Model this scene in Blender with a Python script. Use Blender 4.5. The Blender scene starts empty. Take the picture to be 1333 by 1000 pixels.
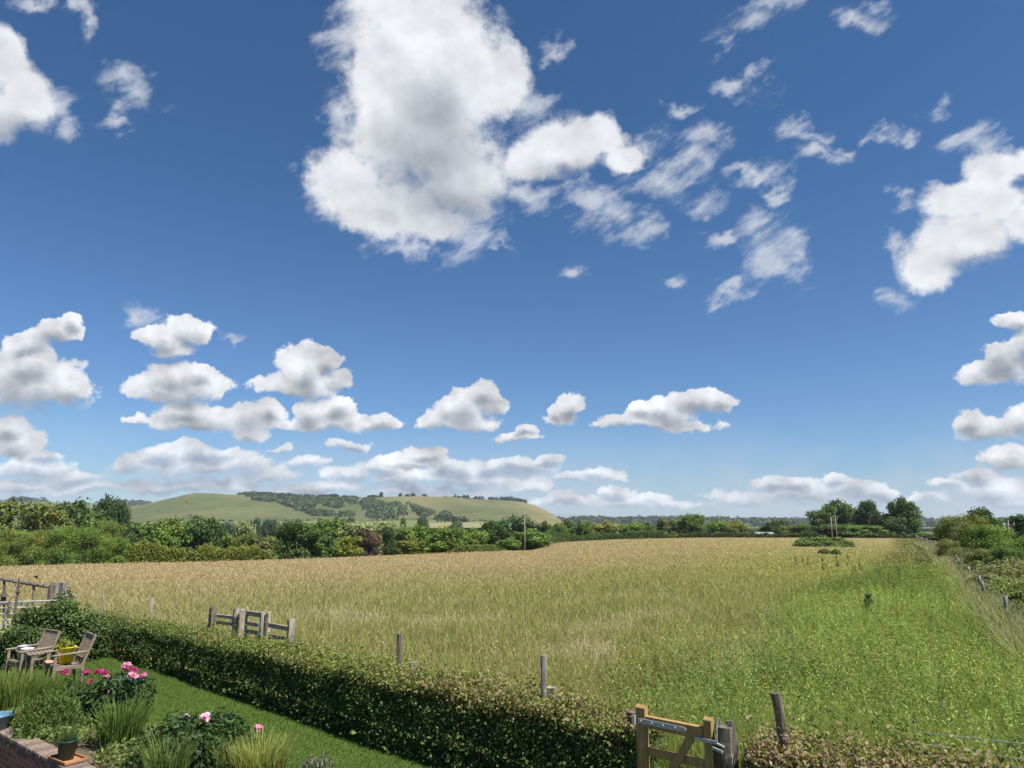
import bpy, bmesh, math, random
import numpy as np
from mathutils import Vector, Matrix

R = np.random.default_rng(7)
random.seed(7)
S = bpy.context.scene
COL = S.collection
PITCH = math.radians(11.32)
F = 924.0
CP, SP = math.cos(PITCH), math.sin(PITCH)
CAMZ = 3.0

# ------------------------------------------------------------------ camera
cam = bpy.data.cameras.new("camera")
cam.sensor_fit = 'HORIZONTAL'; cam.sensor_width = 36.0
cam.lens = F / 1333 * 36.0
cam.clip_start = 0.1; cam.clip_end = 40000
camo = bpy.data.objects.new("camera", cam); COL.objects.link(camo)
camo.location = (0, 0, CAMZ); camo.rotation_euler = (math.pi / 2 + PITCH, 0, 0)
S.camera = camo

def ray(px, py):
    a, b = (px - 666.5) / F, (500 - py) / F
    return np.array([a, CP - b * SP, SP + b * CP])
def at_z(px, py, z):
    r = ray(px, py); t = (z - CAMZ) / r[2]
    return Vector((r[0] * t, r[1] * t, z))
def at_Y(px, py, Y):
    r = ray(px, py); t = Y / r[1]
    return Vector((r[0] * t, Y, CAMZ + r[2] * t))

# ------------------------------------------------------------------ helpers
def tag(o, label=None, cat=None, group=None, kind=None):
    if label: o['label'] = label
    if cat: o['category'] = cat
    if group: o['group'] = group
    if kind: o['kind'] = kind
    return o
def empty(name, loc, rz=0.0, **k):
    o = bpy.data.objects.new(name, None); COL.objects.link(o)
    o.location = loc; o.rotation_euler = (0, 0, rz); o.empty_display_size = 0.2
    return tag(o, **k)
def link(name, me, mat=None, parent=None, loc=(0, 0, 0)):
    o = bpy.data.objects.new(name, me); COL.objects.link(o)
    if mat is not None and not me.materials: me.materials.append(mat)
    o.parent = parent; o.location = loc
    return o
def quad_mesh(name, V, Q, C=None, smooth=False):
    V = np.ascontiguousarray(V, np.float32); Q = np.ascontiguousarray(Q, np.int32)
    me = bpy.data.meshes.new(name)
    me.vertices.add(len(V)); me.vertices.foreach_set('co', V.ravel())
    me.loops.add(Q.size); me.loops.foreach_set('vertex_index', Q.ravel())
    me.polygons.add(len(Q))
    me.polygons.foreach_set('loop_start', np.arange(0, Q.size, Q.shape[1], dtype=np.int32))
    if smooth: me.polygons.foreach_set('use_smooth', np.ones(len(Q), bool))
    me.update(calc_edges=True)
    if C is not None:
        at = me.color_attributes.new('Col', 'FLOAT_COLOR', 'POINT')
        c4 = np.ones((len(V), 4), np.float32); c4[:, :3] = C
        at.data.foreach_set('color', c4.ravel())
    return me
def unit(a):
    return a / np.maximum(np.linalg.norm(a, axis=1, keepdims=True), 1e-9)
def leaf_arrays(P, L, W, col, up=0.4, nrm=None, fold=0.12, tan=None):
    """kite shaped leaves at P (n,3); L,W length and width arrays; col (n,3)."""
    n = len(P)
    nn = R.normal(size=(n, 3))
    nn = unit(nn)
    nn[:, 2] = nn[:, 2] + up
    if nrm is not None: nn = nn + nrm
    nn = unit(nn)
    t = R.normal(size=(n, 3)) if tan is None else tan + 0.35 * R.normal(size=(n, 3))
    t = unit(t - (t * nn).sum(1, keepdims=True) * nn)
    s = np.cross(nn, t)
    L = np.broadcast_to(L, (n,))[:, None]; W = np.broadcast_to(W, (n,))[:, None]
    V = np.empty((n, 4, 3))
    V[:, 0] = P - t * L * .5
    V[:, 1] = P + s * W * .5 + nn * L * fold + t * L * .06
    V[:, 2] = P + t * L * .5
    V[:, 3] = P - s * W * .5 + nn * L * fold + t * L * .06
    Q = np.arange(n * 4).reshape(n, 4)
    C = np.repeat(col, 4, axis=0)
    return V.reshape(-1, 3), Q, C
def leaf_mesh(name, *a, **k):
    V, Q, C = leaf_arrays(*a, **k)
    return quad_mesh(name, V, Q, C)
def blade_arrays(P, H, W, lean, cb, ct, headw=1.0):
    """bent grass blades: 6 verts, 2 quads; cb / ct base and tip colour."""
    n = len(P)
    az = R.uniform(0, 2 * math.pi, n)
    side = np.stack([np.cos(az), np.sin(az), 0 * az], 1)
    fw = lean
    H = np.broadcast_to(H, (n,))[:, None]; W = np.broadcast_to(W, (n,))[:, None]
    up = np.array([[0, 0, 1.0]])
    mid = P + up * H * .58 + fw * H * .18
    tip = P + up * H * (1 - .12 * R.random((n, 1))) + fw * H * .62
    V = np.empty((n, 6, 3))
    V[:, 0] = P - side * W * .5; V[:, 1] = P + side * W * .5
    V[:, 2] = mid + side * W * .42 * headw; V[:, 3] = mid - side * W * .42 * headw
    V[:, 4] = tip + side * W * .10; V[:, 5] = tip - side * W * .10
    b = (np.arange(n) * 6)[:, None]
    Q = np.concatenate([b + np.array([[0, 1, 2, 3]]), b + np.array([[3, 2, 4, 5]])], 0)
    C = np.empty((n, 6, 3))
    C[:, 0] = C[:, 1] = cb; C[:, 2] = C[:, 3] = cb * .35 + ct * .65; C[:, 4] = C[:, 5] = ct
    return V.reshape(-1, 3), Q, C.reshape(-1, 3)
def join(parts):
    Vs, Qs, Cs, o = [], [], [], 0
    for V, Q, C in parts:
        Vs.append(V); Qs.append(Q + o); Cs.append(C); o += len(V)
    return np.concatenate(Vs), np.concatenate(Qs), np.concatenate(Cs)
def vnoise(x, y, s=1.0, seed=0):
    """smooth 2-D value noise, 0..1"""
    x = np.asarray(x, float) * s + seed * 17.3; y = np.asarray(y, float) * s + seed * 9.1
    xi, yi = np.floor(x), np.floor(y); fx, fy = x - xi, y - yi
    fx = fx * fx * (3 - 2 * fx); fy = fy * fy * (3 - 2 * fy)
    h = lambda a, b: np.modf(np.abs(np.sin(a * 127.1 + b * 311.7 + seed) * 43758.5453))[0]
    return (h(xi, yi) * (1 - fx) + h(xi + 1, yi) * fx) * (1 - fy) + (h(xi, yi + 1) * (1 - fx) + h(xi + 1, yi + 1) * fx) * fy
def fbm(x, y, s=1.0, seed=0, o=4):
    r, a, t = 0, .5, 0
    for k in range(o):
        r = r + a * vnoise(x, y, s * 2 ** k, seed + k); t += a; a *= .5
    return r / t
def sstep(a, b, x):
    t = np.clip((np.asarray(x, float) - a) / (b - a), 0, 1); return t * t * (3 - 2 * t)

class MB:
    """collects boxes, tubes and lathes and links them as one mesh object"""
    def __init__(s): s.bm = bmesh.new()
    def box(s, c, size, rot=None, bevel=0.004):
        m = Matrix.Translation(Vector(c)) @ (rot.to_4x4() if rot is not None else Matrix()) @ Matrix.Diagonal((*size, 1))
        g = bmesh.ops.create_cube(s.bm, size=1, matrix=m)
        if bevel:
            e = list({e for v in g['verts'] for e in v.link_edges})
            bmesh.ops.bevel(s.bm, geom=e, offset=bevel, segments=1, affect='EDGES', profile=.6)
        return s
    def bar(s, p0, p1, w, h, bevel=0.004, roll=None):
        p0, p1 = Vector(p0), Vector(p1); d = p1 - p0
        y = d.normalized(); x = y.cross(Vector((0, 0, 1)))
        if x.length < 1e-4: x = Vector((1, 0, 0)) if roll is None else Vector(roll)
        x.normalize(); z = x.cross(y)
        if roll is not None:
            x = Vector(roll); x = (x - y * x.dot(y)).normalized(); z = x.cross(y)
        rot = Matrix((x, y, z)).transposed()
        return s.box((p0 + p1) / 2, (w, d.length, h), rot, bevel)
    def tube(s, pts, rad, seg=8, jit=0.0, cap=True):
        pts = [Vector(p) for p in pts]
        if not hasattr(rad, '__len__'): rad = [rad] * len(pts)
        rings = []
        ang0 = random.random()
        off = [1 + random.uniform(-jit, jit) for _ in range(seg)]
        for i, p in enumerate(pts):
            d = (pts[min(i + 1, len(pts) - 1)] - pts[max(i - 1, 0)]).normalized()
            x = d.cross(Vector((.13, .97, .2))).normalized(); y = d.cross(x)
            rings.append([s.bm.verts.new(p + (x * math.cos(2 * math.pi * (k / seg) + ang0) + y * math.sin(2 * math.pi * (k / seg) + ang0)) * rad[i] * off[k] * (1 + random.uniform(-jit, jit) * .5)) for k in range(seg)])
        for i in range(len(rings) - 1):
            for k in range(seg):
                s.bm.faces.new((rings[i][k], rings[i][(k + 1) % seg], rings[i + 1][(k + 1) % seg], rings[i + 1][k]))
        if cap:
            s.bm.faces.new(rings[0]); s.bm.faces.new(rings[-1])
        return s
    def lathe(s, prof, c=(0, 0, 0), seg=20, close=False):
        c = Vector(c); rings = []
        for r, z in prof:
            rings.append([s.bm.verts.new(c + Vector((r * math.cos(2 * math.pi * k / seg), r * math.sin(2 * math.pi * k / seg), z))) for k in range(seg)])
        for i in range(len(rings) - 1):
            for k in range(seg):
                s.bm.faces.new((rings[i][k], rings[i][(k + 1) % seg], rings[i + 1][(k + 1) % seg], rings[i + 1][k]))
        if close:
            s.bm.faces.new(rings[0]); s.bm.faces.new(rings[-1])
        return s
    def build(s, name, mat, parent=None, origin=None, smooth=False):
        if origin is not None: bmesh.ops.translate(s.bm, verts=s.bm.verts, vec=-Vector(origin))
        bmesh.ops.recalc_face_normals(s.bm, faces=s.bm.faces)
        me = bpy.data.meshes.new(name); s.bm.to_mesh(me); s.bm.free()
        if smooth: me.polygons.foreach_set('use_smooth', [True] * len(me.polygons))
        return link(name, me, mat, parent)

# ------------------------------------------------------------------ materials
def newmat(name):
    m = bpy.data.materials.new(name); m.use_nodes = True
    nt = m.node_tree; nt.nodes.clear()
    out = nt.nodes.new('ShaderNodeOutputMaterial')
    return m, nt, out
def N(nt, typ, **k):
    n = nt.nodes.new(typ)
    for a, v in k.items(): setattr(n, a, v)
    return n
def setin(nt, sock, v):
    if hasattr(v, 'is_output') or isinstance(v, bpy.types.NodeSocket): nt.links.new(v, sock)
    else: sock.default_value = v
def mixc(nt, f, a, b, mode='MIX'):
    n = N(nt, 'ShaderNodeMix', data_type='RGBA', blend_type=mode)
    setin(nt, n.inputs[0], f); setin(nt, n.inputs[6], a); setin(nt, n.inputs[7], b)
    return n.outputs[2]
def mth(nt, op, a, b=None, c=None, clamp=False):
    n = N(nt, 'ShaderNodeMath', operation=op, use_clamp=clamp)
    setin(nt, n.inputs[0], a)
    if b is not None: setin(nt, n.inputs[1], b)
    if c is not None: setin(nt, n.inputs[2], c)
    return n.outputs[0]
def noise(nt, vec, scale, detail=4, rough=.55, dist=0.0):
    n = N(nt, 'ShaderNodeTexNoise'); n.inputs['Scale'].default_value = scale
    n.inputs['Detail'].default_value = detail; n.inputs['Roughness'].default_value = rough
    n.inputs['Distortion'].default_value = dist
    if vec is not None: nt.links.new(vec, n.inputs['Vector'])
    return n.outputs['Fac']
def rampf(nt, f, a, b, lo=0.0, hi=1.0):
    n = N(nt, 'ShaderNodeMapRange', interpolation_type='SMOOTHSTEP')
    setin(nt, n.inputs['Value'], f); n.inputs['From Min'].default_value = a; n.inputs['From Max'].default_value = b
    n.inputs['To Min'].default_value = lo; n.inputs['To Max'].default_value = hi
    return n.outputs['Result']
def c4(c): return (c[0], c[1], c[2], 1)

def leaf_mat(name, transl=.35, rough=.5, spec=.35, sat=1.0):
    m, nt, out = newmat(name)
    at = N(nt, 'ShaderNodeAttribute', attribute_name='Col')
    oi = N(nt, 'ShaderNodeObjectInfo')
    col = mixc(nt, 1.0, at.outputs['Color'], oi.outputs['Color'], 'MULTIPLY')
    p = N(nt, 'ShaderNodeBsdfPrincipled')
    nt.links.new(col, p.inputs['Base Color'])
    p.inputs['Roughness'].default_value = rough; p.inputs['Specular IOR Level'].default_value = spec
    tr = N(nt, 'ShaderNodeBsdfTranslucent')
    tc = mixc(nt, 1.0, col, (1.25, 1.3, .65, 1), 'MULTIPLY')
    nt.links.new(tc, tr.inputs['Color'])
    mx = N(nt, 'ShaderNodeMixShader'); mx.inputs[0].default_value = transl
    nt.links.new(p.outputs[0], mx.inputs[1]); nt.links.new(tr.outputs[0], mx.inputs[2])
    nt.links.new(mx.outputs[0], out.inputs[0])
    return m
def solid_mat(name, c1, c2, scale=8, rough=.7, spec=.3, bump=.2, stretch=(1, 1, 1), metal=0.0, c3=None, detail=6):
    m, nt, out = newmat(name)
    tc = N(nt, 'ShaderNodeTexCoord'); mp = N(nt, 'ShaderNodeMapping'); mp.inputs['Scale'].default_value = stretch
    nt.links.new(tc.outputs['Object'], mp.inputs['Vector'])
    f = noise(nt, mp.outputs[0], scale, detail, .65)
    col = mixc(nt, rampf(nt, f, .32, .68), c4(c1), c4(c2))
    if c3 is not None:
        f2 = noise(nt, tc.outputs['Object'], scale * .35, 5, .7)
        col = mixc(nt, rampf(nt, f2, .55, .68), col, c4(c3))
    p = N(nt, 'ShaderNodeBsdfPrincipled'); nt.links.new(col, p.inputs['Base Color'])
    p.inputs['Roughness'].default_value = rough; p.inputs['Specular IOR Level'].default_value = spec; p.inputs['Metallic'].default_value = metal
    if bump:
        b = N(nt, 'ShaderNodeBump'); b.inputs['Strength'].default_value = bump; b.inputs['Distance'].default_value = .02
        nt.links.new(f, b.inputs['Height']); nt.links.new(b.outputs[0], p.inputs['Normal'])
    nt.links.new(p.outputs[0], out.inputs[0])
    return m

M = {}
M['leaf'] = leaf_mat('leaf', .32, .62, .20)
M['grass'] = leaf_mat('grass_blade', .38, .65, .15)
M['petal'] = leaf_mat('petal', .30, .7, .08)
M['bark'] = solid_mat('bark', (.10, .085, .065), (.20, .17, .13), 10, .9, .1, .6, (1, 1, .25))
M['oldwood'] = solid_mat('weathered_wood', (.13, .108, .085), (.40, .355, .295), 14, .9, .15, .7, (1.5, 1.5, .12), c3=(.16, .16, .11))
M['darkwood'] = solid_mat('rotten_wood', (.05, .042, .035), (.19, .16, .13), 12, .9, .15, .8, (1.4, 1.4, .15), c3=(.26, .23, .2))
M['greywood'] = solid_mat('grey_wood', (.10, .09, .08), (.30, .28, .25), 14, .9, .15, .7, (1.5, 1.5, .12))
M['rail'] = solid_mat('rail_wood', (.22, .18, .13), (.40, .345, .265), 9, .85, .15, .4, (1, 1, 1))
M['teak'] = solid_mat('garden_teak', (.125, .095, .07), (.25, .205, .16), 16, .8, .2, .35, (2, .25, 2))
M['newwood'] = solid_mat('gate_timber', (.24, .15, .058), (.38, .25, .11), 9, .75, .15, .35, (4, 4, .3), c3=(.28, .19, .085))
M['steel'] = solid_mat('galvanised', (.30, .31, .32), (.46, .47, .48), 25, .5, .5, .1, metal=.35)
M['iron'] = solid_mat('dark_iron', (.03, .028, .026), (.075, .06, .05), 20, .7, .3, .3)
M['palemetal'] = solid_mat('pale_gate_metal', (.26, .28, .25), (.42, .43, .39), 15, .55, .4, .1, metal=.1)
M['yellow'] = solid_mat('yellow_plastic', (.80, .58, .01), (.86, .66, .015), 6, .4, .45, .03)
M['blueglaze'] = solid_mat('blue_glaze', (.055, .12, .20), (.12, .22, .30), 7, .3, .6, .1, c3=(.20, .30, .34))
M['brightblue'] = solid_mat('bright_blue_glaze', (.05, .20, .42), (.12, .34, .58), 14, .3, .6, .1)
M['greenpot'] = solid_mat('green_plastic', (.012, .055, .048), (.02, .08, .065), 9, .4, .45, .05)
M['terracotta'] = solid_mat('terracotta', (.25, .115, .058), (.36, .18, .09), 12, .8, .2, .2)
M['cushion'] = solid_mat('salmon_cloth', (.50, .22, .16), (.58, .30, .22), 30, .9, .1, .2)
M['white'] = solid_mat('white_plastic', (.62, .62, .60), (.74, .74, .72), 10, .5, .4, .05)
M['soil'] = solid_mat('soil', (.06, .045, .03), (.17, .13, .09), 30, .95, .1, .8)
M['paving'] = solid_mat('paving', (.42, .35, .27), (.56, .48, .39), 6, .9, .15, .3)
M['roofing'] = solid_mat('barn_roof', (.16, .16, .17), (.24, .23, .23), 3, .8, .2, .1)
M['birdmat'] = solid_mat('black_feather', (.012, .012, .013), (.03, .03, .032), 30, .6, .3, .1)
M['pole'] = solid_mat('pole_wood', (.22, .195, .155), (.33, .30, .25), 6, .85, .15, .2, (1, 1, .1))
M['rubber'] = solid_mat('cable', (.03, .03, .03), (.05, .05, .05), 3, .6, .3, 0)

# ------------------------------------------------------------------ sun + sky
SUN_AZ, SUN_EL = math.radians(124), math.radians(57)   # azimuth clockwise from the view direction (+Y)
sdir = Vector((math.sin(SUN_AZ) * math.cos(SUN_EL), math.cos(SUN_AZ) * math.cos(SUN_EL), math.sin(SUN_EL)))
sl = bpy.data.lights.new('sun', 'SUN'); sl.energy = 5.0; sl.angle = math.radians(.55); sl.color = (1, .95, .86)
so = bpy.data.objects.new('sun', sl); COL.objects.link(so)
so.rotation_euler = sdir.to_track_quat('Z', 'Y').to_euler(); so.location = (30, 0, 60)

W = bpy.data.worlds.new("World"); S.world = W; W.use_nodes = True
nt = W.node_tree; nt.nodes.clear()
wout = N(nt, 'ShaderNodeOutputWorld'); bg = N(nt, 'ShaderNodeBackground'); nt.links.new(bg.outputs[0], wout.inputs[0])
bg.inputs['Strength'].default_value = .055
sky = N(nt, 'ShaderNodeTexSky', sky_type='NISHITA'); sky.sun_disc = False
sky.sun_elevation = SUN_EL; sky.sun_rotation = SUN_AZ
sky.altitude = 100; sky.air_density = 1.0; sky.dust_density = .35; sky.ozone_density = 2.6
tc = N(nt, 'ShaderNodeTexCoord'); DIR = tc.outputs['Generated']
# a stereographic chart of the sky: u to the right, v upward
E0 = math.radians(12)
sx = N(nt, 'ShaderNodeSeparateXYZ'); nt.links.new(DIR, sx.inputs[0])
def vdot(v, c):
    n = N(nt, 'ShaderNodeVectorMath', operation='DOT_PRODUCT'); nt.links.new(v, n.inputs[0]); n.inputs[1].default_value = c
    return n.outputs['Value']
dd = mth(nt, 'ADD', vdot(DIR, (0, math.cos(E0), math.sin(E0))), 1.0)
uu = mth(nt, 'DIVIDE', sx.outputs[0], dd); vv = mth(nt, 'DIVIDE', vdot(DIR, (0, -math.sin(E0), math.cos(E0))), dd)
cx = N(nt, 'ShaderNodeCombineXYZ'); nt.links.new(uu, cx.inputs[0]); nt.links.new(vv, cx.inputs[1])
UV = cx.outputs[0]
def chart(px, py):
    r = ray(px, py); r = r / np.linalg.norm(r)
    d = 1 + r[1] * math.cos(E0) + r[2] * math.sin(E0)
    return r[0] / d, (r[2] * math.cos(E0) - r[1] * math.sin(E0)) / d
def nvec(scale, detail, rough, off=0.0):
    n = N(nt, 'ShaderNodeTexNoise'); n.inputs['Scale'].default_value = scale; n.inputs['Detail'].default_value = detail
    n.inputs['Roughness'].default_value = rough
    ad = N(nt, 'ShaderNodeVectorMath', operation='ADD'); nt.links.new(UV, ad.inputs[0]); ad.inputs[1].default_value = (off, off * .7, off * .3)
    nt.links.new(ad.outputs[0], n.inputs['Vector']); return n
def vwarp(n, amt, base):
    a = N(nt, 'ShaderNodeVectorMath', operation='SUBTRACT'); nt.links.new(n.outputs['Color'], a.inputs[0]); a.inputs[1].default_value = (.5, .5, .5)
    b = N(nt, 'ShaderNodeVectorMath', operation='MULTIPLY_ADD'); nt.links.new(a.outputs[0], b.inputs[0]); b.inputs[1].default_value = (amt, amt, 0)
    nt.links.new(base, b.inputs[2]); return b.outputs[0]
UVc = vwarp(nvec(38, 7, .6, 3.1), .020, UV)
st = N(nt, 'ShaderNodeCombineXYZ'); nt.links.new(vdot(UV, (.86, .5, 0)), st.inputs[0]); nt.links.new(vdot(UV, (-1.25, 2.15, 0)), st.inputs[1])
STR = st.outputs[0]
UVw = vwarp(nvec(26, 8, .6, 9.4), .055, UV)
def blobs(lst, vec, shade):
    acc = sh = None
    for b in lst:
        px, py, rx, ry = b[:4]
        u0, v0 = chart(px, py); u1, _ = chart(px + rx, py); _, v1 = chart(px, py - ry)
        su, sv = 1 / (u1 - u0), 1 / (v1 - v0)
        q = N(nt, 'ShaderNodeVectorMath', operation='MULTIPLY_ADD'); nt.links.new(vec, q.inputs[0])
        q.inputs[1].default_value = (su, sv, 0); q.inputs[2].default_value = (-u0 * su, -v0 * sv, 0)
        l = N(nt, 'ShaderNodeVectorMath', operation='LENGTH'); nt.links.new(q.outputs[0], l.inputs[0])
        acc = l.outputs['Value'] if acc is None else mth(nt, 'SMOOTH_MIN', acc, l.outputs['Value'], .3)
        if shade and len(b) == 4:
            l2 = N(nt, 'ShaderNodeVectorMath', operation='DISTANCE'); nt.links.new(q.outputs[0], l2.inputs[0]); l2.inputs[1].default_value = (-.10, -.85, 0)
            sh = l2.outputs['Value'] if sh is None else mth(nt, 'SMOOTH_MIN', sh, l2.outputs['Value'], .3)
    return acc, sh
CUM = [(555, 55, 108, 80, 0), (505, 95, 62, 75, 0), (560, 150, 90, 90, 0), (600, 110, 90, 82, 0), (520, 175, 92, 85, 0), (452, 240, 58, 58, 0), (515, 272, 88, 50, 0), (595, 225, 76, 75, 0), (655, 95, 40, 55, 0), (540, 5, 92, 40, 0), (575, 290, 50, 26, 0),
       (738, 190, 66, 44, 0), (692, 214, 46, 28, 0), (785, 178, 30, 34, 0), (812, 208, 28, 24, 0),
       (1295, 226, 58, 42, 0), (1240, 264, 52, 34, 0), (1258, 308, 74, 42, 0), (1300, 262, 50, 40, 0), (1206, 346, 46, 44, 0), (1228, 318, 50, 40, 0), (1330, 296, 40, 30, 0), (1345, 205, 34, 26, 0),
       (2, 75, 36, 55, 0), (36, 130, 46, 50, 0), (-5, 155, 55, 36, 0),
       (1285, 488, 46, 17), (1312, 466, 36, 26), (1340, 440, 30, 26), (1325, 418, 38, 11), (1290, 560, 54, 17), (1262, 548, 26, 16), (1338, 550, 34, 22), (1312, 600, 36, 16),
       (62, 500, 60, 38), (18, 494, 42, 38), (44, 470, 36, 24), (98, 506, 28, 18), (72, 430, 32, 16), (40, 445, 26, 14), (92, 418, 16, 12), (20, 576, 42, 24), (12, 556, 24, 18),
       (212, 440, 34, 14), (250, 430, 30, 18), (226, 452, 30, 14), (238, 502, 68, 20), (228, 486, 36, 20), (262, 488, 26, 14), (205, 512, 40, 12), (262, 546, 88, 15), (240, 532, 40, 16), (328, 540, 34, 20), (350, 532, 18, 14), (326, 564, 22, 9), (178, 546, 18, 7),
       (400, 500, 58, 15), (402, 476, 36, 28), (424, 468, 22, 20), (438, 496, 24, 14), (438, 548, 72, 14), (405, 534, 26, 18), (440, 532, 30, 14), (490, 549, 32, 9),
       (596, 550, 54, 12), (604, 530, 36, 20), (628, 512, 22, 18), (638, 530, 22, 12), (574, 546, 24, 13), (732, 544, 30, 9), (742, 530, 20, 15), (722, 534, 16, 12), (670, 569, 28, 9), (682, 561, 16, 7),
       (850, 552, 78, 9), (872, 535, 46, 16), (910, 520, 40, 15), (938, 524, 24, 12), (812, 548, 34, 11), (838, 536, 24, 11), (540, 600, 48, 10), (556, 590, 26, 9)]
LOW = [(250, 605, 105, 20), (215, 590, 34, 14), (270, 588, 44, 12), (176, 604, 36, 16), (320, 602, 44, 16), (350, 618, 50, 12), (520, 620, 70, 14), (500, 606, 34, 12), (600, 622, 100, 15), (590, 608, 40, 12), (640, 608, 30, 10), (680, 608, 50, 9), (715, 602, 24, 7), (782, 616, 32, 9), (760, 622, 30, 7), (460, 578, 30, 7), (690, 632, 24, 6),
       (1060, 640, 100, 16), (1010, 628, 30, 10), (1040, 628, 24, 9), (1110, 632, 44, 12), (1090, 622, 20, 8), (1150, 640, 50, 12), (1285, 634, 70, 18), (1270, 620, 30, 9), (1240, 632, 30, 9), (1210, 650, 70, 9), (975, 648, 56, 12), (40, 610, 66, 15), (60, 596, 30, 9), (100, 622, 50, 10), (820, 652, 60, 9), (870, 658, 50, 8), (800, 640, 20, 8), (740, 650, 50, 8), (250, 632, 140, 13), (130, 636, 90, 10), (30, 634, 60, 9), (420, 636, 80, 11), (460, 618, 50, 10), (560, 640, 90, 9), (1320, 655, 60, 10), (365, 583, 18, 7), (400, 604, 24, 8)]
WISP = [(470, 25, 40, 34), (860, 235, 52, 30), (920, 188, 40, 22), (836, 294, 30, 20), (645, 318, 20, 11), (905, 265, 34, 18), (712, 68, 22, 14), (690, 140, 44, 30), (800, 280, 40, 30),
        (1000, 14, 44, 22), (970, 40, 42, 26), (942, 66, 24, 16), (1120, 14, 50, 24), (985, 98, 18, 16), (955, 122, 40, 13), (880, 145, 34, 10),
        (1032, 165, 28, 22), (1060, 208, 50, 16), (1136, 178, 28, 12), (1222, 146, 24, 17), (1175, 185, 18, 13), (1000, 318, 46, 48), (1015, 350, 40, 28), (978, 283, 34, 22), (935, 316, 26, 13), (1035, 330, 22, 26), (985, 230, 30, 12), (950, 380, 30, 12),
        (160, 112, 44, 24), (150, 150, 20, 14), (100, 20, 16, 22), (45, 4, 34, 12), (750, 362, 18, 14), (445, 150, 24, 36), (405, 250, 22, 34), (540, 322, 60, 15), (450, 50, 28, 40), (690, 250, 40, 24), (1180, 390, 30, 20), (1165, 330, 20, 26), (1260, 190, 50, 20), (90, 150, 24, 34), (184, 418, 22, 16), (205, 428, 26, 14), (770, 262, 40, 24), (890, 210, 40, 20), (840, 190, 30, 26), (1050, 180, 30, 16), (1010, 250, 30, 14), (1090, 195, 26, 12), (965, 232, 24, 12), (885, 366, 22, 12), (1170, 258, 20, 14), (300, 440, 30, 10), (600, 300, 60, 36)]
bS, _ = blobs([b for b in CUM if len(b) == 5], UVc, False)
cS, cSh = blobs([b for b in CUM if len(b) == 4], UVc, True)
lS, lSh = blobs(LOW, UVc, True)
wS, _ = blobs([(a, b, c * 1.1, d * 1.1) for a, b, c, d in WISP], UVw, False)
GREY = [(556, 215, 82, 80), (585, 268, 78, 42), (565, 150, 50, 50), (740, 226, 50, 18), (1280, 340, 60, 14), (15, 172, 50, 20)]
gS, _ = blobs(GREY, UVc, False)
def noise_at(vec, scale, detail, rough, off):
    n = N(nt, 'ShaderNodeTexNoise'); n.inputs['Scale'].default_value = scale; n.inputs['Detail'].default_value = detail; n.inputs['Roughness'].default_value = rough
    a = N(nt, 'ShaderNodeVectorMath', operation='ADD'); nt.links.new(vec, a.inputs[0]); a.inputs[1].default_value = off; nt.links.new(a.outputs[0], n.inputs['Vector'])
    return n.outputs['Fac']
nC = noise_at(UV, 56, 10, .62, (1.7, 1.1, .4)); nW = noise_at(STR, 34, 9, .64, (5.5, 2.5, .2)); nS = noise_at(UV, 13, 5, .5, (8.8, 3.3, .1))
nB = noise_at(UV, 34, 6, .5, (2.2, .7, .3)); nB2 = noise_at(UV, 34, 6, .5, (2.2045, .7075, .3))
bill = mth(nt, 'SUBTRACT', 1.0, mth(nt, 'ABSOLUTE', mth(nt, 'MULTIPLY_ADD', nB, 3.0, -1.5)))
relief = mth(nt, 'SUBTRACT', nB, nB2)                                   # sunward slope of the billows
lump = mth(nt, 'MULTIPLY_ADD', mth(nt, 'SUBTRACT', bill, .6), .32, mth(nt, 'MULTIPLY_ADD', nC, 1.5, -.76))
emb = mth(nt, 'MULTIPLY', mth(nt, 'SUBTRACT', nS, .5), .5)
gC = rampf(nt, mth(nt, 'SUBTRACT', mth(nt, 'ADD', 1.05, emb), cSh), -.05, .95)
gB = (mth(nt, 'MULTIPLY', rampf(nt, mth(nt, 'SUBTRACT', mth(nt, 'ADD', 1.05, emb), gS), -.45, .95), .95))
gL = rampf(nt, mth(nt, 'SUBTRACT', mth(nt, 'ADD', 1.0, emb), lSh), -.2, .85)
dB = mth(nt, 'ADD', mth(nt, 'MULTIPLY_ADD', bS, -1.7, 1.68), lump)
dC = mth(nt, 'ADD', mth(nt, 'MULTIPLY_ADD', cS, -1.0, 1.08), mth(nt, 'MULTIPLY', lump, .95))
dL = mth(nt, 'ADD', mth(nt, 'SUBTRACT', 1.08, lS), mth(nt, 'MULTIPLY', lump, 1.35))
dW = mth(nt, 'ADD', mth(nt, 'SUBTRACT', .95, wS), mth(nt, 'MULTIPLY_ADD', nW, 3.0, -1.36))
def ramp_w(d, w):
    x = mth(nt, 'DIVIDE', d, w, clamp=True)
    return mth(nt, 'MULTIPLY', mth(nt, 'MULTIPLY', x, x), mth(nt, 'MULTIPLY_ADD', x, -2.0, 3.0))
aB = ramp_w(dB, mth(nt, 'MULTIPLY_ADD', gB, .4, .70))
aC = ramp_w(dC, mth(nt, 'MULTIPLY_ADD', gC, .36, .20))
aL = mth(nt, 'MULTIPLY', ramp_w(dL, mth(nt, 'MULTIPLY_ADD', gL, .5, .35)), .93)
aW = mth(nt, 'MULTIPLY', ramp_w(dW, 1.35), .80)
mod = mth(nt, 'MULTIPLY_ADD', relief, 1.7, 1.0)
modc = N(nt, 'ShaderNodeCombineXYZ')
for k_ in range(3): nt.links.new(mod, modc.inputs[k_])
colC = mixc(nt, 1.0, mixc(nt, gC, (7.9, 8.1, 8.5, 1), (3.5, 3.85, 4.35, 1)), modc.outputs[0], 'MULTIPLY')
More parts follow.
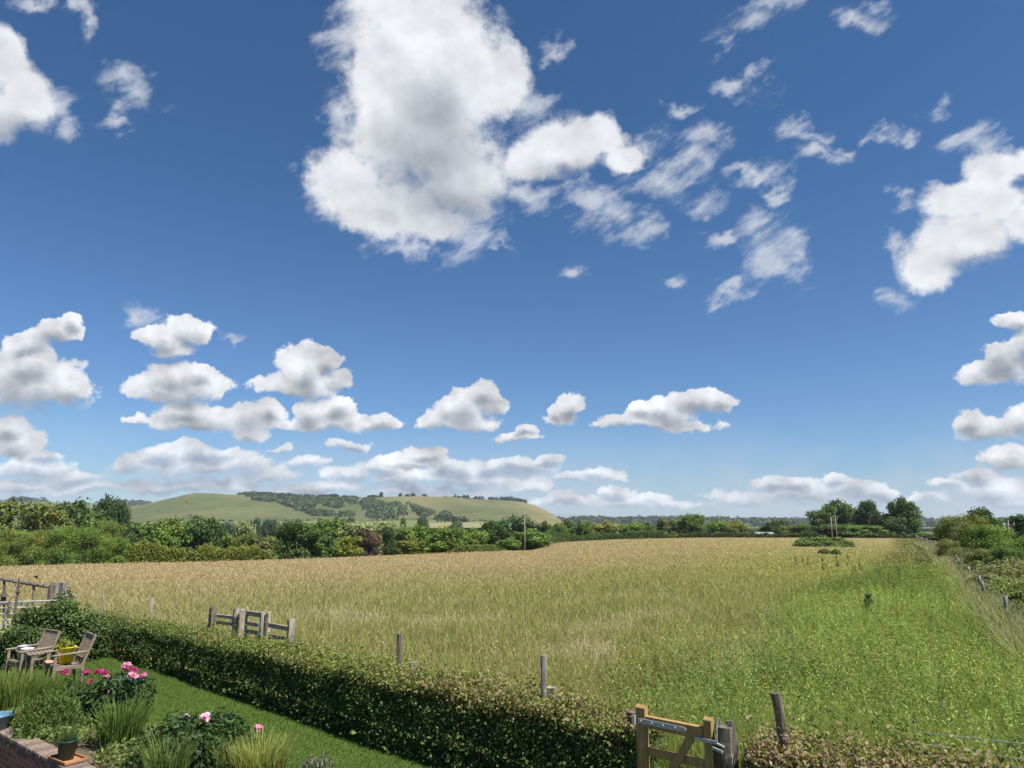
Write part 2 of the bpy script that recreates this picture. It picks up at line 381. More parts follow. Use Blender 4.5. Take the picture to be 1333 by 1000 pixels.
colB = mixc(nt, .45, mixc(nt, gB, (7.9, 8.1, 8.5, 1), (4.1, 4.45, 5.0, 1)), modc.outputs[0], 'MULTIPLY')
colL = mixc(nt, 1.0, mixc(nt, gL, (7.9, 8.15, 8.6, 1), (3.8, 4.4, 5.4, 1)), modc.outputs[0], 'MULTIPLY')
el = sx.outputs[2]
tint = mixc(nt, rampf(nt, el, .02, .55), (.64, .87, 1.13, 1), (.46, .76, 1.0, 1))
skyc = mixc(nt, 1.0, sky.outputs[0], tint, 'MULTIPLY')
band = mth(nt, 'MULTIPLY', rampf(nt, el, .16, .0), rampf(nt, mth(nt, 'ADD', nS, mth(nt, 'MULTIPLY', nC, .5)), .5, .85))
c1 = mixc(nt, mth(nt, 'MULTIPLY', band, .62), skyc, (5.2, 5.9, 7.2, 1))
c2 = mixc(nt, aW, c1, (6.6, 7.0, 7.7, 1))
c3 = mixc(nt, aL, c2, colL)
c4_ = mixc(nt, aB, mixc(nt, aC, c3, colC), colB)
nt.links.new(c4_, bg.inputs[0])

# ------------------------------------------------------------------ terrain
EDGE = np.array([(-700, 745, 75), (-200, 739, 80), (0, 735, 86), (130, 731, 92), (250, 729, 100), (370, 726, 106), (480, 722, 116), (600, 717, 132), (690, 714, 150),
                 (708, 708, 180), (725, 704.5, 195), (800, 700.5, 212), (900, 698.5, 218), (1000, 698.5, 218), (1190, 699, 215), (1333, 700, 215), (1800, 701, 215)])
EA = (EDGE[:, 0] - 666.5) / F / CP
EE = -(EDGE[:, 1] - 685) / F
ED = EDGE[:, 2]
GRASS_FAR = .22
def edge_at(a):
    D = np.interp(a, EA, ED); e = np.interp(a, EA, EE)
    return D, CAMZ + D * e / CP * .985 - GRASS_FAR
U = np.array([.775, -.632]); U /= np.linalg.norm(U); NV = np.array([-U[1], U[0]])
O0 = np.array([-1.24, 9.87])                       # foot of the hedge's front face
def garden(X, Y):
    """along / across coordinates of the garden, across = 0 at the front of the hedge"""
    dx, dy = X - O0[0], Y - O0[1]
    return dx * U[0] + dy * U[1], dx * NV[0] + dy * NV[1]
def gw(s, t, z=0.0):
    return Vector((O0[0] + U[0] * s + NV[0] * t, O0[1] + U[1] * s + NV[1] * t, z))
def terrain(X, Y):
    X = np.asarray(X, float); Y = np.asarray(Y, float)
    r = np.hypot(X, Y); Ye = np.maximum(Y, r * .42 + 1e-6)
    a = np.clip(X / Ye, -1.9, 1.9)
    D, ze = edge_at(a)
    t = (Ye - 13) / (D - 13)
    z = np.where(t < 0, 0, ze * np.clip(t, 0, 1))
    z = z + .10 * (fbm(X, Y, .11, 3) - .5) * sstep(14, 30, Ye)
    z = np.where(Ye > D, np.maximum(ze - .075 * (Ye - D), -9.0 + .6 * fbm(X, Y, .01, 5)), z)
    return z
def ground_z(x, y): return float(terrain(x, y))
def ground_at(px, py, lift=0.0):
    """terrain point seen at a pixel"""
    r = ray(px, py); Y = 6.0
    for k in range(4000):
        t = Y / r[1]; z = CAMZ + r[2] * t
        if z <= ground_z(r[0] * t, Y) + lift: break
        Y *= 1.004
    return Vector((r[0] * t, Y, ground_z(r[0] * t, Y)))
def fence_x(Y): return np.interp(Y, [0, 18, 26, 85, 200, 400], [2.5, 12.3, 16.65, 50.2, 111, 218])
WALL_T = -3.0

def colour_zones(X, Y):
    """meadow colours: straw fraction, lush-green fraction"""
    d = np.hypot(X, Y)
    fence = X - fence_x(Y)            # < 0 on the meadow side of the right-hand fence
    a = X / np.maximum(Y, 1e-3)
    n = fbm(X, Y, .12, 11); n2 = fbm(X / 3.0, Y, .06, 12)
    straw = sstep(20, 88, d - 22 * a + 22 * (n - .5)) * (1 - sstep(.12, .55, a + .35 * (n2 - .5)) * sstep(230, 60, d) * .9)
    lush = sstep(-8.2, -4.0, fence + 7 * (n - .5) - .03 * np.minimum(d, 60)) * sstep(58, 40, d)
    dark = sstep(-7.5, -4, fence + 3 * (n - .5)) * sstep(46, 62, d)
    return straw, lush, dark, n

th = np.concatenate([np.linspace(-math.pi, -.95, 40)[:-1], np.linspace(-.95, .95, 420), np.linspace(.95, math.pi, 40)[1:]])
rr = np.concatenate([[0.3, 3, 5], np.exp(np.linspace(math.log(6), math.log(260), 260)), np.exp(np.linspace(math.log(270), math.log(4400), 60))])
TH, RR = np.meshgrid(th, rr)
GX, GY = RR * np.sin(TH), RR * np.cos(TH)
GZ = terrain(GX, GY)
gs, gt = garden(GX, GY)
low = (gt < WALL_T + .17)
GZ = np.where(low, np.where(RR < 60, -1.0, -3.0), GZ - .03)
idx = np.arange(GX.size).reshape(GX.shape)
Q = np.stack([idx[:-1, :-1], idx[:-1, 1:], idx[1:, 1:], idx[1:, :-1]], -1).reshape(-1, 4)
straw, lush, dark, nn_ = colour_zones(GX, GY)
Dg, _ = edge_at(np.clip(GX / np.maximum(GY, RR * .42 + 1e-6), -1.9, 1.9))
cst, cgr, clu = np.array([.36, .30, .18]), np.array([.24, .26, .085]), np.array([.12, .165, .035])
GC = cst * straw[..., None] + cgr * (1 - straw[..., None])
GC = GC * (1 - lush[..., None]) + clu * lush[..., None]
GC = GC * (1 - .6 * dark[..., None]) + np.array([.05, .075, .022]) * .6 * dark[..., None]
out_ = sstep(0, 4, GY - Dg)[..., None]
vall = np.array([.085, .12, .035]) * (.8 + .5 * fbm(GX, GY, .008, 9))[..., None]
GC = GC * (1 - out_) + vall * out_
GC = np.where(((gt < 1.0) & (gs < 5.5))[..., None] & (RR < 60)[..., None], np.array([.07, .055, .04]), GC)
GC = GC * (.85 + .3 * fbm(GX, GY, .5, 2))[..., None]
m, nt2, out = newmat('ground')
at = N(nt2, 'ShaderNodeAttribute', attribute_name='Col'); tcx = N(nt2, 'ShaderNodeTexCoord')
nf = noise(nt2, tcx.outputs['Object'], 1.1, 8, .7); nf2 = noise(nt2, tcx.outputs['Object'], .05, 6, .65)
mp = N(nt2, 'ShaderNodeMapping'); mp.inputs['Scale'].default_value = (.05, .5, .5); nt2.links.new(tcx.outputs['Object'], mp.inputs['Vector'])
nf3 = noise(nt2, mp.outputs[0], .9, 7, .7)
col = mixc(nt2, 1.0, at.outputs['Color'], mixc(nt2, rampf(nt2, nf, .3, .7), (.62, .66, .6, 1), (1.3, 1.25, 1.2, 1)), 'MULTIPLY')
col = mixc(nt2, 1.0, col, mixc(nt2, rampf(nt2, nf2, .35, .65), (.86, .92, .85, 1), (1.12, 1.06, 1.1, 1)), 'MULTIPLY')
col = mixc(nt2, 1.0, col, mixc(nt2, rampf(nt2, nf3, .35, .65), (.82, .84, .8, 1), (1.15, 1.13, 1.1, 1)), 'MULTIPLY')
p = N(nt2, 'ShaderNodeBsdfPrincipled'); nt2.links.new(col, p.inputs['Base Color']); p.inputs['Roughness'].default_value = 1; p.inputs['Specular IOR Level'].default_value = .05
b = N(nt2, 'ShaderNodeBump'); b.inputs['Strength'].default_value = .8; b.inputs['Distance'].default_value = .25
nt2.links.new(nf, b.inputs['Height']); nt2.links.new(b.outputs[0], p.inputs['Normal']); nt2.links.new(p.outputs[0], out.inputs[0])
M['ground'] = m
g = link('ground', quad_mesh('ground', np.stack([GX, GY, GZ], -1).reshape(-1, 3), Q, GC.reshape(-1, 3), True), m)
tag(g, kind='structure')

# ------------------------------------------------------------------ hills
def hill_mesh(name, crest, y_foot, Yf, Yc, Yb, seed, colf, relief=1.0, n=340, mrow=90):
    crest = np.array(crest, float)
    pxs = np.linspace(crest[0, 0], crest[-1, 0], n)
    yc = np.interp(pxs, crest[:, 0], crest[:, 1]); yc = np.convolve(np.pad(yc, 4, 'edge'), np.ones(9) / 9, 'valid')
    foot = np.interp(pxs, [p_[0] for p_ in y_foot], [p_[1] for p_ in y_foot])
    a = (pxs - 666.5) / F / CP
    t = np.linspace(0, 1.45, mrow)[:, None]
    Y = np.where(t <= 1, Yf + (Yc - Yf) * t, Yc + (Yb - Yc) * (t - 1) / .45) * np.ones((1, n))
    X = a[None, :] * Y
    zc = CAMZ + (685 - yc) / F * Yc * 1.02; zf = CAMZ + (685 - foot) / F * Yf * 1.02
    prof = np.where(t < .30, t / .30 * .12, .12 + .88 * np.sin(np.clip((t - .30) / .70, 0, 1) * math.pi / 2) ** 1.25)
    Z = zf[None, :] + (zc - zf)[None, :] * prof
    Z = np.where(t > 1, zc[None, :] - (zc[None, :] + 20) * sstep(0, .45, t - 1) , Z)
    rid = (fbm(X, Y * .35, .006, seed, 5) - .5) * 38 * relief
    Z = Z + rid * np.sin(np.clip((t - .25) / .75, 0, 1) * math.pi) * np.clip((zc - zf) / 60, .1, 1)[None, :]
    V = np.stack([X, Y, Z], -1)
    idx = np.arange(V.shape[0] * V.shape[1]).reshape(V.shape[:2])
    Q = np.stack([idx[:-1, :-1], idx[:-1, 1:], idx[1:, 1:], idx[1:, :-1]], -1).reshape(-1, 4)
    C = colf(pxs[None, :] * np.ones_like(Y), t * np.ones_like(Y), X, Y)
    return V, quad_mesh(name, V.reshape(-1, 3), Q, C.reshape(-1, 3), True), pxs
M['hill'] = m = M['ground'].copy(); m.name = 'downland'
def colf1(px, t, X, Y):
    n = fbm(X, Y, .01, 21); n2 = fbm(X, Y, .003, 22)
    grass = np.array([.088, .104, .046]) * (.8 + .4 * n)[..., None]
    tan = np.array([.165, .145, .075])
    f = np.clip(sstep(.45, .75, n2 + .25 * sstep(.5, .9, t)) * .8 + .75 * np.exp(-((px - 548) / 42) ** 2) * sstep(.45, .65, t) + .5 * np.exp(-((px - 700) / 28) ** 2), 0, 1)[..., None]
    grass = grass * (.72 + .5 * fbm(X * .5, Y * .12, .02, 27))[..., None]
    c = grass * (1 - f) + tan * f
    fld = (t < .30)[..., None]; pale = np.array([.13, .155, .070]) * (.95 + .1 * n)[..., None]
    pale = np.where(((px > 560) & (t < .2))[..., None], np.array([.21, .20, .12]), pale)
    return np.where(fld, pale, c)
def colf2(px, t, X, Y):
    n = fbm(X, Y, .004, 31)
    return np.array([.10, .12, .05]) * (.75 + .5 * n)[..., None]
crest1 = [(130, 672), (150, 667), (166, 664), (190, 661.5), (210, 657.5), (235, 651), (255, 647.5), (272, 646), (290, 646.3), (320, 648), (360, 648.8), (400, 649.5), (430, 650), (470, 650.5), (500, 649.5),
          (540, 650.5), (570, 651.5), (600, 652), (640, 652.5), (676, 654.5), (692, 658), (706, 664), (718, 671), (730, 679), (740, 685), (760, 690)]
HV, hme, hpx = hill_mesh('hill', crest1, [(130, 688), (300, 688), (600, 687), (700, 687), (760, 692)], 750, 2000, 2900, 41, colf1)
tag(link('hill', hme, M['hill']), kind='structure')
crest2 = [(-700, 652), (-200, 650), (-50, 652), (0, 653.5), (40, 654), (80, 655.5), (110, 657.5), (150, 657), (190, 657), (215, 660), (260, 668), (300, 690)]
RV, rme, rpx = hill_mesh('ridge', crest2, [(-700, 676), (300, 690)], 2300, 3400, 4300, 43, colf2, .6, 260, 50)
tag(link('ridge', rme, M['hill']), kind='structure')
crest3 = [(600, 690), (720, 680), (850, 679), (1000, 682), (1200, 681), (1330, 680), (2000, 680)]
PV, pme, ppx = hill_mesh('ridge', crest3, [(600, 688), (2000, 688)], 1500, 2600, 3600, 45, colf2, .3, 160, 40)
tag(link('ridge', pme, M['hill']), kind='structure')

# woods and scrub on the hill: uncountable far off
def scatter_on(V, pxs, sel, size, cols, lumps, name, leaves=26):
    """leafy clumps standing on a hill mesh where sel(px,t,rnd) holds"""
    mrow, n, _ = V.shape
    P = []
    for k in range(lumps * 14):
        i = R.uniform(0, mrow - 1.01); j = R.uniform(0, n - 1.01)
        px = np.interp(j, np.arange(n), pxs); t = i / (mrow - 1) * 1.45
        if not sel(px, t): continue
        i0, j0 = int(i), int(j); fi, fj = i - i0, j - j0
        P.append((V[i0, j0] * (1 - fi) + V[i0 + 1, j0] * fi) * (1 - fj) + (V[i0, j0 + 1] * (1 - fi) + V[i0 + 1, j0 + 1] * fi) * fj)
        if len(P) >= lumps: break
    P = np.array(P); n = len(P)
    s = size * R.uniform(.55, 1.35, n)
    c = np.array(cols)[R.integers(0, len(cols), n)] * R.uniform(.7, 1.3, (n, 1))
    PP = np.repeat(P, leaves, 0); ss = np.repeat(s, leaves)[:, None]
    dirs = unit(R.normal(size=(n * leaves, 3))); dirs[:, 2] = np.abs(dirs[:, 2]) * 1.0
    pts = PP + dirs * ss * R.uniform(.65, 1.0, (n * leaves, 1)) * np.array([1, 1, .95])
    me = leaf_mesh(name, pts, ss[:, 0] * .75, ss[:, 0] * .6, np.repeat(c, leaves, 0) * R.uniform(.75, 1.25, (n * leaves, 1)), up=.2, nrm=dirs * 1.2)
    o = link(name, me, M['leaf']); tag(o, kind='stuff'); return o
def scrub(px, t):
    lo = np.interp(px, [322, 335, 372, 420, 520, 560, 600], [.95, .70, .56, .40, .34, .37, .45])
    hi = np.interp(px, [322, 335, 400, 450, 480, 500, 530, 560, 600], [1.0, 1.0, .88, .80, .72, .62, .56, .48, .48])
    return 322 < px < 600 and lo < t < hi and vnoise(px * .11, t * 14, 1, 3) > .22 + .38 * sstep(400, 450, px)
scatter_on(HV, hpx, scrub, 6.5, [(.055, .085, .038), (.065, .095, .042), (.08, .108, .048), (.06, .09, .042)], 3600, 'hillside_scrub', 15)
scatter_on(HV, hpx, lambda px, t: (325 < px < 412) and np.interp(px, [325, 345, 400], [.85, .62, .60]) < t < .9 and vnoise(px * .1, t * 9, 1, 5) > .3, 8, [(.03, .048, .027), (.035, .056, .03)], 700, 'hillside_wood', 15)
scatter_on(HV, hpx, lambda px, t: 245 < px < 326 and .5 < t < .95 and vnoise(px * .13, t * 10, 1, 2) > .72, 4.5, [(.045, .07, .034)], 60, 'hillside_bushes', 15)
scatter_on(HV, hpx, lambda px, t: 240 < px < 640 and abs(t - .30 - .02 * vnoise(px, 0, .02, 3)) < .010 and vnoise(px, 0, .12, 6) > .35, 3.0, [(.05, .075, .036), (.07, .085, .045)], 380, 'hill_hedge', 12)
scatter_on(HV, hpx, lambda px, t: (575 < px < 684 and .97 < t < 1.04 + .02 * vnoise(px, 0, .2, 1)), 10, [(.022, .036, .022), (.03, .045, .026)], 420, 'hilltop_wood')
scatter_on(HV, hpx, lambda px, t: (330 < px < 420 and .9 < t < 1.02), 8, [(.03, .05, .026), (.04, .06, .03)], 260, 'hillside_wood')
scatter_on(HV, hpx, lambda px, t: (555 < px < 700 and .25 < t < .36 and vnoise(px, 0, .06, 8) > .5), 8, [(.045, .07, .035), (.06, .085, .04)], 240, 'foot_of_hill_scrub')
scatter_on(RV, rpx, lambda px, t: ((-60 < px < 16) or (34 < px < 68) or (70 < px < 82)) and .80 < t < 1.02, 17, [(.03, .048, .03), (.04, .06, .034)], 330, 'ridge_wood')
scatter_on(RV, rpx, lambda px, t: (-60 < px < 170) and .95 < t < 1.0, 9, [(.03, .048, .03)], 120, 'ridge_hedge')
scatter_on(RV, rpx, lambda px, t: (162 < px < 214) and .35 < t < 1.0, 15, [(.04, .07, .035), (.06, .09, .04), (.03, .05, .03)], 420, 'ridge_wood')
scatter_on(PV, ppx, lambda px, t: (690 < px < 1400) and .3 < t < 1.02, 16, [(.035, .06, .035), (.05, .075, .035)], 1500, 'distant_wood')

# ------------------------------------------------------------------ trees
def crown_proto(name, n, leaf, nb, spread, low=.12, seed=0, top=1.0, flat=.0, gap=.0):
    """unit tree crown: height 1, width 1; made of leaf clumps on nb boughs"""
    rg = np.random.default_rng(seed)
    cen, rad = [], []
    for k in range(nb):
        h = rg.uniform(low + .1, top - .13); prof = math.sqrt(max(.05, 1 - max(0, (h - .42) / .62) ** 2))
        ang = rg.uniform(0, 2 * math.pi); rr_ = (.5 - .13) * prof * math.sqrt(rg.uniform(.15, 1)) * spread
        cen.append((rr_ * math.cos(ang), rr_ * math.sin(ang), h)); rad.append(rg.uniform(.10, .19) * (1 - .25 * gap))
    cen.append((0, 0, top - .14)); rad.append(.14); cen += [(0.02, -.03, .5), (.12, .1, .3), (-.13, .05, .3), (.02, -.15, .32)]; rad += [.24 * (1 - gap), .2, .2, .2]
    cen, rad = np.array(cen), np.array(rad)
    pick = rg.choice(len(cen), n, p=rad ** 2 / (rad ** 2).sum())
    d = unit(rg.normal(size=(n, 3)))
    rr_ = rad[pick][:, None] * (1 + .22 * rg.normal(size=(n, 1)) ** 1) * rg.uniform(.6, 1.05, (n, 1))
    P = cen[pick] + d * rr_ * np.array([1, 1, .85])
    P[:, 2] = np.clip(P[:, 2], .01, None)
    tone = (rg.uniform(.72, 1.28, len(cen)))[pick][:, None] * rg.uniform(.7, 1.35, (n, 1))
    hue = (rg.normal(0, .05, len(cen)))[pick]
    C = tone * np.stack([1 + hue + rg.normal(0, .06, n), np.ones(n), 1 - hue], 1)
    return leaf_mesh(name, P, leaf * rg.uniform(.7, 1.4, n), leaf * .7 * rg.uniform(.7, 1.3, n), np.clip(C, .2, 2), up=.3, nrm=d * .9)
def trunk_proto(name, seed, limbs=5, top=.7, r=.035):
    random.seed(seed); mb = MB()
    pts = [Vector((0, 0, -.06))]; rad = [r * 1.35]
    for k in range(1, 6): pts.append(Vector((random.uniform(-.02, .02), random.uniform(-.02, .02), top * k / 5))); rad.append(r * (1 - .15 * k))
    mb.tube(pts, rad, 8, .08)
    for k in range(limbs):
        h = random.uniform(.15, .55) * top; a = random.uniform(0, 6.28); l = random.uniform(.18, .34)
        p0 = Vector((0, 0, h)); p2 = p0 + Vector((math.cos(a) * l, math.sin(a) * l, l * random.uniform(.6, 1.2)))
        mb.tube([p0, (p0 + p2) / 2 + Vector((0, 0, .03)), p2], [r * .5, r * .32, r * .12], 6, .1)
    o = mb.build(name, M['bark'], smooth=True); me = o.data; bpy.data.objects.remove(o); return me
PR = {
    'round': [crown_proto('round_crown', 8500, .056, 24, 1.08, -.08, s) for s in (1, 2, 3)],
    'bush': [crown_proto('bush_crown', 6500, .062, 18, 1.12, -.08, s, 1.0) for s in (4, 5, 6)],
    'airy': [crown_proto('airy_crown', 6000, .046, 19, 1.05, .02, s, 1.0, gap=.35) for s in (7, 8, 14)],
    'cone': [crown_proto('cone_crown', 4500, .055, 13, .62, .02, s) for s in (9,)],
    'fine': [crown_proto('shrub_crown', 24000, .026, 30, 1.1, -.03, s) for s in (10, 11, 12)],
    'tiny': [crown_proto('small_crown', 900, .13, 9, 1.0, .0, s) for s in (15, 16)],
}
TRK = [trunk_proto('trunk', s) for s in (1, 2, 3)]
COLS0 = dict(dark=(.040, .068, .024), mid=(.066, .108, .028), bright=(.082, .112, .032), yellow=(.115, .138, .030), olive=(.085, .105, .034), silver=(.125, .150, .085), purple=(.055, .040, .034),
            cream=(.27, .26, .15), blue=(.042, .072, .042), warm=(.10, .115, .045), deep=(.028, .050, .020))
COLS = {k: tuple(min(.6, q * 1.68 * (1 if k == 'purple' else f_)) for q, f_ in zip(v, (1.14, 1.06, .88))) for k, v in COLS0.items()}
tree_n = [0]
def tree(name, px, ytop, wpx, Y, kind, col, label, cat='tree', group=None, dx=0.0, trunk=True, wy=None):
    k = tree_n[0]; tree_n[0] += 1
    a = (px - 666.5) / F / CP
    X = a * Y; z0 = ground_z(X, Y)
    ptop = at_Y(px, ytop, Y); X = ptop.x
    h = max(ptop.z - z0, .3); w = wpx / F * Y * {'round': 1.22, 'airy': 1.4}.get(kind, 1.1)
    rg = random.Random(k)
    t = empty(name, (X, Y, z0), rg.uniform(0, 6.28), label=label, cat=cat, group=group)
    c = link('crown' if cat == 'tree' else 'foliage', rg.choice(PR[kind]), M['leaf'], t)
    c.scale = (w / .96, (wy or w) / .96, h / .99)
    v = rg.uniform(.9, 1.12); cc = COLS[col]; c.color = (cc[0] * v, cc[1] * v, cc[2] * v, 1)
    if trunk:
        tr = link('trunk', rg.choice(TRK), M['bark'], t); tr.scale = (h * .8, h * .8, h * .95)
    return t
def Dp(px): return float(np.interp((px - 666.5) / F / CP, EA, ED))

G1 = 'trees along the left edge of the meadow'
for a in [
    ('tree', 18, 650, 76, Dp(18) + 45, 'round', 'olive', 'pale olive green tree at the far left, behind the bright hedge bushes'),
    ('tree', 62, 655, 52, Dp(62) + 55, 'round', 'olive', 'smaller pale olive tree between the big olive tree and the dark trees'),
    ('tree', 104, 650, 62, Dp(104) + 60, 'round', 'dark', 'broad dark green tree left of the tall rounded dark tree'),
    ('tree', 138, 648, 36, Dp(138) + 75, 'round', 'deep', 'tall dark tree whose crown stands against the sky, left of its twin'),
    ('tree', 154, 648.5, 28, Dp(154) + 70, 'round', 'deep', 'dark rounded tree ending the dark clump beside the open hill slope'),
    ('tree', 195, 680, 50, Dp(195) + 45, 'bush', 'mid', 'low spreading green tree right of the pale field gap'),
    ('tree', 228, 673, 46, Dp(228) + 40, 'round', 'mid', 'mid green tree with a small pointed top below the grassy hill'),
    ('tree', 257, 671, 54, Dp(257) + 42, 'round', 'dark', 'dense green tree with a domed crown below the hill summit'),
    ('tree', 281, 676, 34, Dp(281) + 40, 'bush', 'dark', 'dark green tree on the right shoulder of the domed tree'),
    ('tree', 316, 678, 30, Dp(316) + 70, 'round', 'silver', 'pale elder tree in cream blossom behind the yellow green hedge'),
    ('tree', 385, 677, 50, Dp(385) + 9, 'round', 'dark', 'large dark oak standing at the field edge right of the yellow green hedge'),
    ('tree', 416, 689, 44, Dp(416) + 7, 'bush', 'dark', 'lower dark green tree touching the right side of the large dark oak'),
    ('tree', 420, 676, 64, Dp(420) + 50, 'round', 'mid', 'mid green tree rising behind the dark oak pair'),
    ('tree', 456, 680, 54, Dp(456) + 48, 'round', 'silver', 'silvery willow behind the copper coloured tree'),
    ('tree', 454, 698, 38, Dp(454) + 8, 'bush', 'yellow', 'bright yellow green bush tree left of the copper coloured tree'),
    ('tree', 476, 688, 30, Dp(476) + 9, 'round', 'purple', 'copper purple tree at the field edge'),
    ('tree', 500, 679, 52, Dp(500) + 55, 'round', 'silver', 'silvery grey green tree right behind the copper tree'),
    ('tree', 508, 687, 26, Dp(508) + 7, 'cone', 'deep', 'dark narrow cone shaped tree at the field edge'),
    ('tree', 526, 687, 34, Dp(526) + 20, 'round', 'bright', 'fresh green tree right of the dark narrow tree'),
    ('tree', 536, 704, 42, Dp(536) + 6, 'bush', 'yellow', 'low light green bush tree in front of the fresh green tree'),
    ('tree', 556, 684, 40, Dp(556) + 30, 'round', 'mid', 'mid green tree left of the cream flowering tree'),
    ('tree', 580, 687, 56, Dp(580) + 8, 'bush', 'mid', 'broad green tree at the field edge below the cream flowering tree'),
    ('tree', 578, 682, 20, Dp(578) + 50, 'round', 'cream', 'tree covered in cream blossom'),
    ('tree', 549, 671, 28, Dp(549) + 150, 'cone', 'blue', 'dark blue green conifer behind the hedgerow below the hill'),
    ('tree', 525, 673, 12, Dp(525) + 130, 'cone', 'dark', 'slim dark pointed tree left of the blue green conifer'),
    ('tree', 592, 677, 24, Dp(592) + 110, 'round', 'blue', 'dark bluish tree right of the cream flowering tree'),
    ('tree', 615, 687, 36, Dp(615) + 22, 'round', 'mid', 'green tree behind the low pale hedge, left of the darker rounded tree'),
    ('tree', 641, 679, 42, Dp(641) + 24, 'round', 'dark', 'rounded dark green tree left of the power pole'),
    ('tree', 669, 671, 56, Dp(669) + 80, 'round', 'blue', 'large grey green domed tree behind the power pole'),
    ('tree', 664, 700, 38, Dp(664) + 8, 'bush', 'mid', 'low green bush tree just left of the power pole foot'),
    ('tree', 691, 688, 54, Dp(660) + 12, 'bush', 'mid', 'broad green tree just right of the power pole'),
    ('tree', 709, 678, 20, Dp(709) + 40, 'round', 'dark', 'small dark ball shaped tree right of the grey green dome'),
    ('tree', 737, 676, 22, Dp(737) + 70, 'round', 'dark', 'dark tree at the right foot of the hill'),
    ('tree', 726, 682, 30, Dp(726) + 22, 'round', 'mid', 'green tree where the hill slope meets the hedgerow'),
    ('tree', 757, 679, 34, Dp(757) + 25, 'round', 'mid', 'mid green hedgerow tree second to the right from the hill end'),
    ('tree', 790, 678, 36, Dp(790) + 24, 'round', 'warm', 'pale warm green hedgerow tree in the middle of the far hedge'),
    ('tree', 823, 679, 34, Dp(823) + 22, 'round', 'mid', 'hedgerow tree with a dark hollow, right of the warm green tree'),
    ('tree', 843, 680, 24, Dp(843) + 26, 'round', 'dark', 'small dark hedgerow tree left of the upright dark tree'),
    ('tree', 861, 675.5, 16, Dp(861) + 24, 'cone', 'deep', 'upright dark tree left of the big domed hedgerow tree'),
    ('tree', 877, 676, 28, Dp(877) + 20, 'round', 'warm', 'warm green tree touching the left of the big domed hedgerow tree'),
    ('tree', 897, 669.5, 40, Dp(897) + 18, 'round', 'mid', 'big domed hedgerow tree, the tallest of the middle far hedge'),
    ('tree', 933, 676, 24, Dp(933) + 20, 'round', 'mid', 'round tree by itself right of the big dome, dark at its left'),
    ('tree', 958, 677, 26, Dp(958) + 20, 'round', 'warm', 'round warm green tree left of the sky gap by the barn'),
    ('tree', 981, 689, 22, Dp(981) + 110, 'round', 'blue', 'low distant tree in the sky gap left of the barn'),
    ('tree', 1008, 677, 34, Dp(1008) + 45, 'round', 'dark', 'dome shaped dark tree behind the grey barn roof'),
    ('tree', 1028, 684, 24, Dp(1028) + 30, 'round', 'warm', 'low brownish green tree right of the barn'),
    ('tree', 1047, 681, 28, Dp(1047) + 18, 'round', 'mid', 'mid green tree stepping up to the tall group at the far corner'),
    ('tree', 1064, 664, 36, Dp(1066) + 20, 'round', 'dark', 'shorter full crowned tree at the left of the tall group by the twin poles'),
    ('tree', 1090, 649.5, 34, Dp(1090) + 22, 'round', 'dark', 'tall round crowned tree rising right behind the twin poles'),
    ('tree', 1107, 660, 26, Dp(1108) + 28, 'round', 'dark', 'slender tree between the twin poles and the dark tall tree'),
    ('tree', 1130, 650.5, 28, Dp(1130) + 22, 'round', 'dark', 'tall dark full crowned tree in the middle of the tall group'),
    ('tree', 1151, 668, 31, Dp(1152) + 22, 'round', 'deep', 'lower dark tree filling the dip left of the tallest tree'),
    ('tree', 1172, 646.5, 32, Dp(1171) + 20, 'round', 'dark', 'tallest tree of the far corner group, at its right end'),
    ('tree', 1173, 668, 36, Dp(1173) + 18, 'round', 'dark', 'dark bushy growth round the foot of the tallest tree'),
    ('tree', 1124, 684, 60, Dp(1124) + 12, 'bush', 'mid', 'low green bush tree under the dark tall tree'),
    ('tree', 1085, 682, 60, Dp(1085) + 14, 'bush', 'dark', 'dark undergrowth tree below the round crowned tree and the twin poles'),
    ('tree', 1280, 662.5, 44, 92, 'round', 'dark', 'dark domed tree above the roadside scrub on the right'),
    ('tree', 1326, 671, 46, 120, 'round', 'deep', 'dark tree at the right edge behind the two grey poles'),
    ('tree', 440, 672, 20, 520, 'round', 'blue', 'distant dark tree on the pale field below the hill, above the silvery willow'),
    ('tree', 456, 673, 16, 540, 'round', 'blue', 'second distant dark tree right beside the one above the silvery willow'),
    ('tree', 333, 675, 13, 420, 'round', 'blue', 'distant bluish tree on the pale field, left of its two neighbours'),
    ('tree', 346, 676, 11, 440, 'round', 'blue', 'distant bluish tree on the pale field, between its two neighbours'),
    ('tree', 358, 675.5, 15, 430, 'round', 'blue', 'distant bluish tree on the pale field, just left of the large oak'),
    ('tree', 296, 679, 16, 430, 'round', 'blue', 'distant low dark tree right of the domed green tree'),
]:
    tree(*a, group=G1 if a[1] < 720 else 'hedgerow trees beyond the meadow')
GB = 'bushes along the left edge of the meadow'
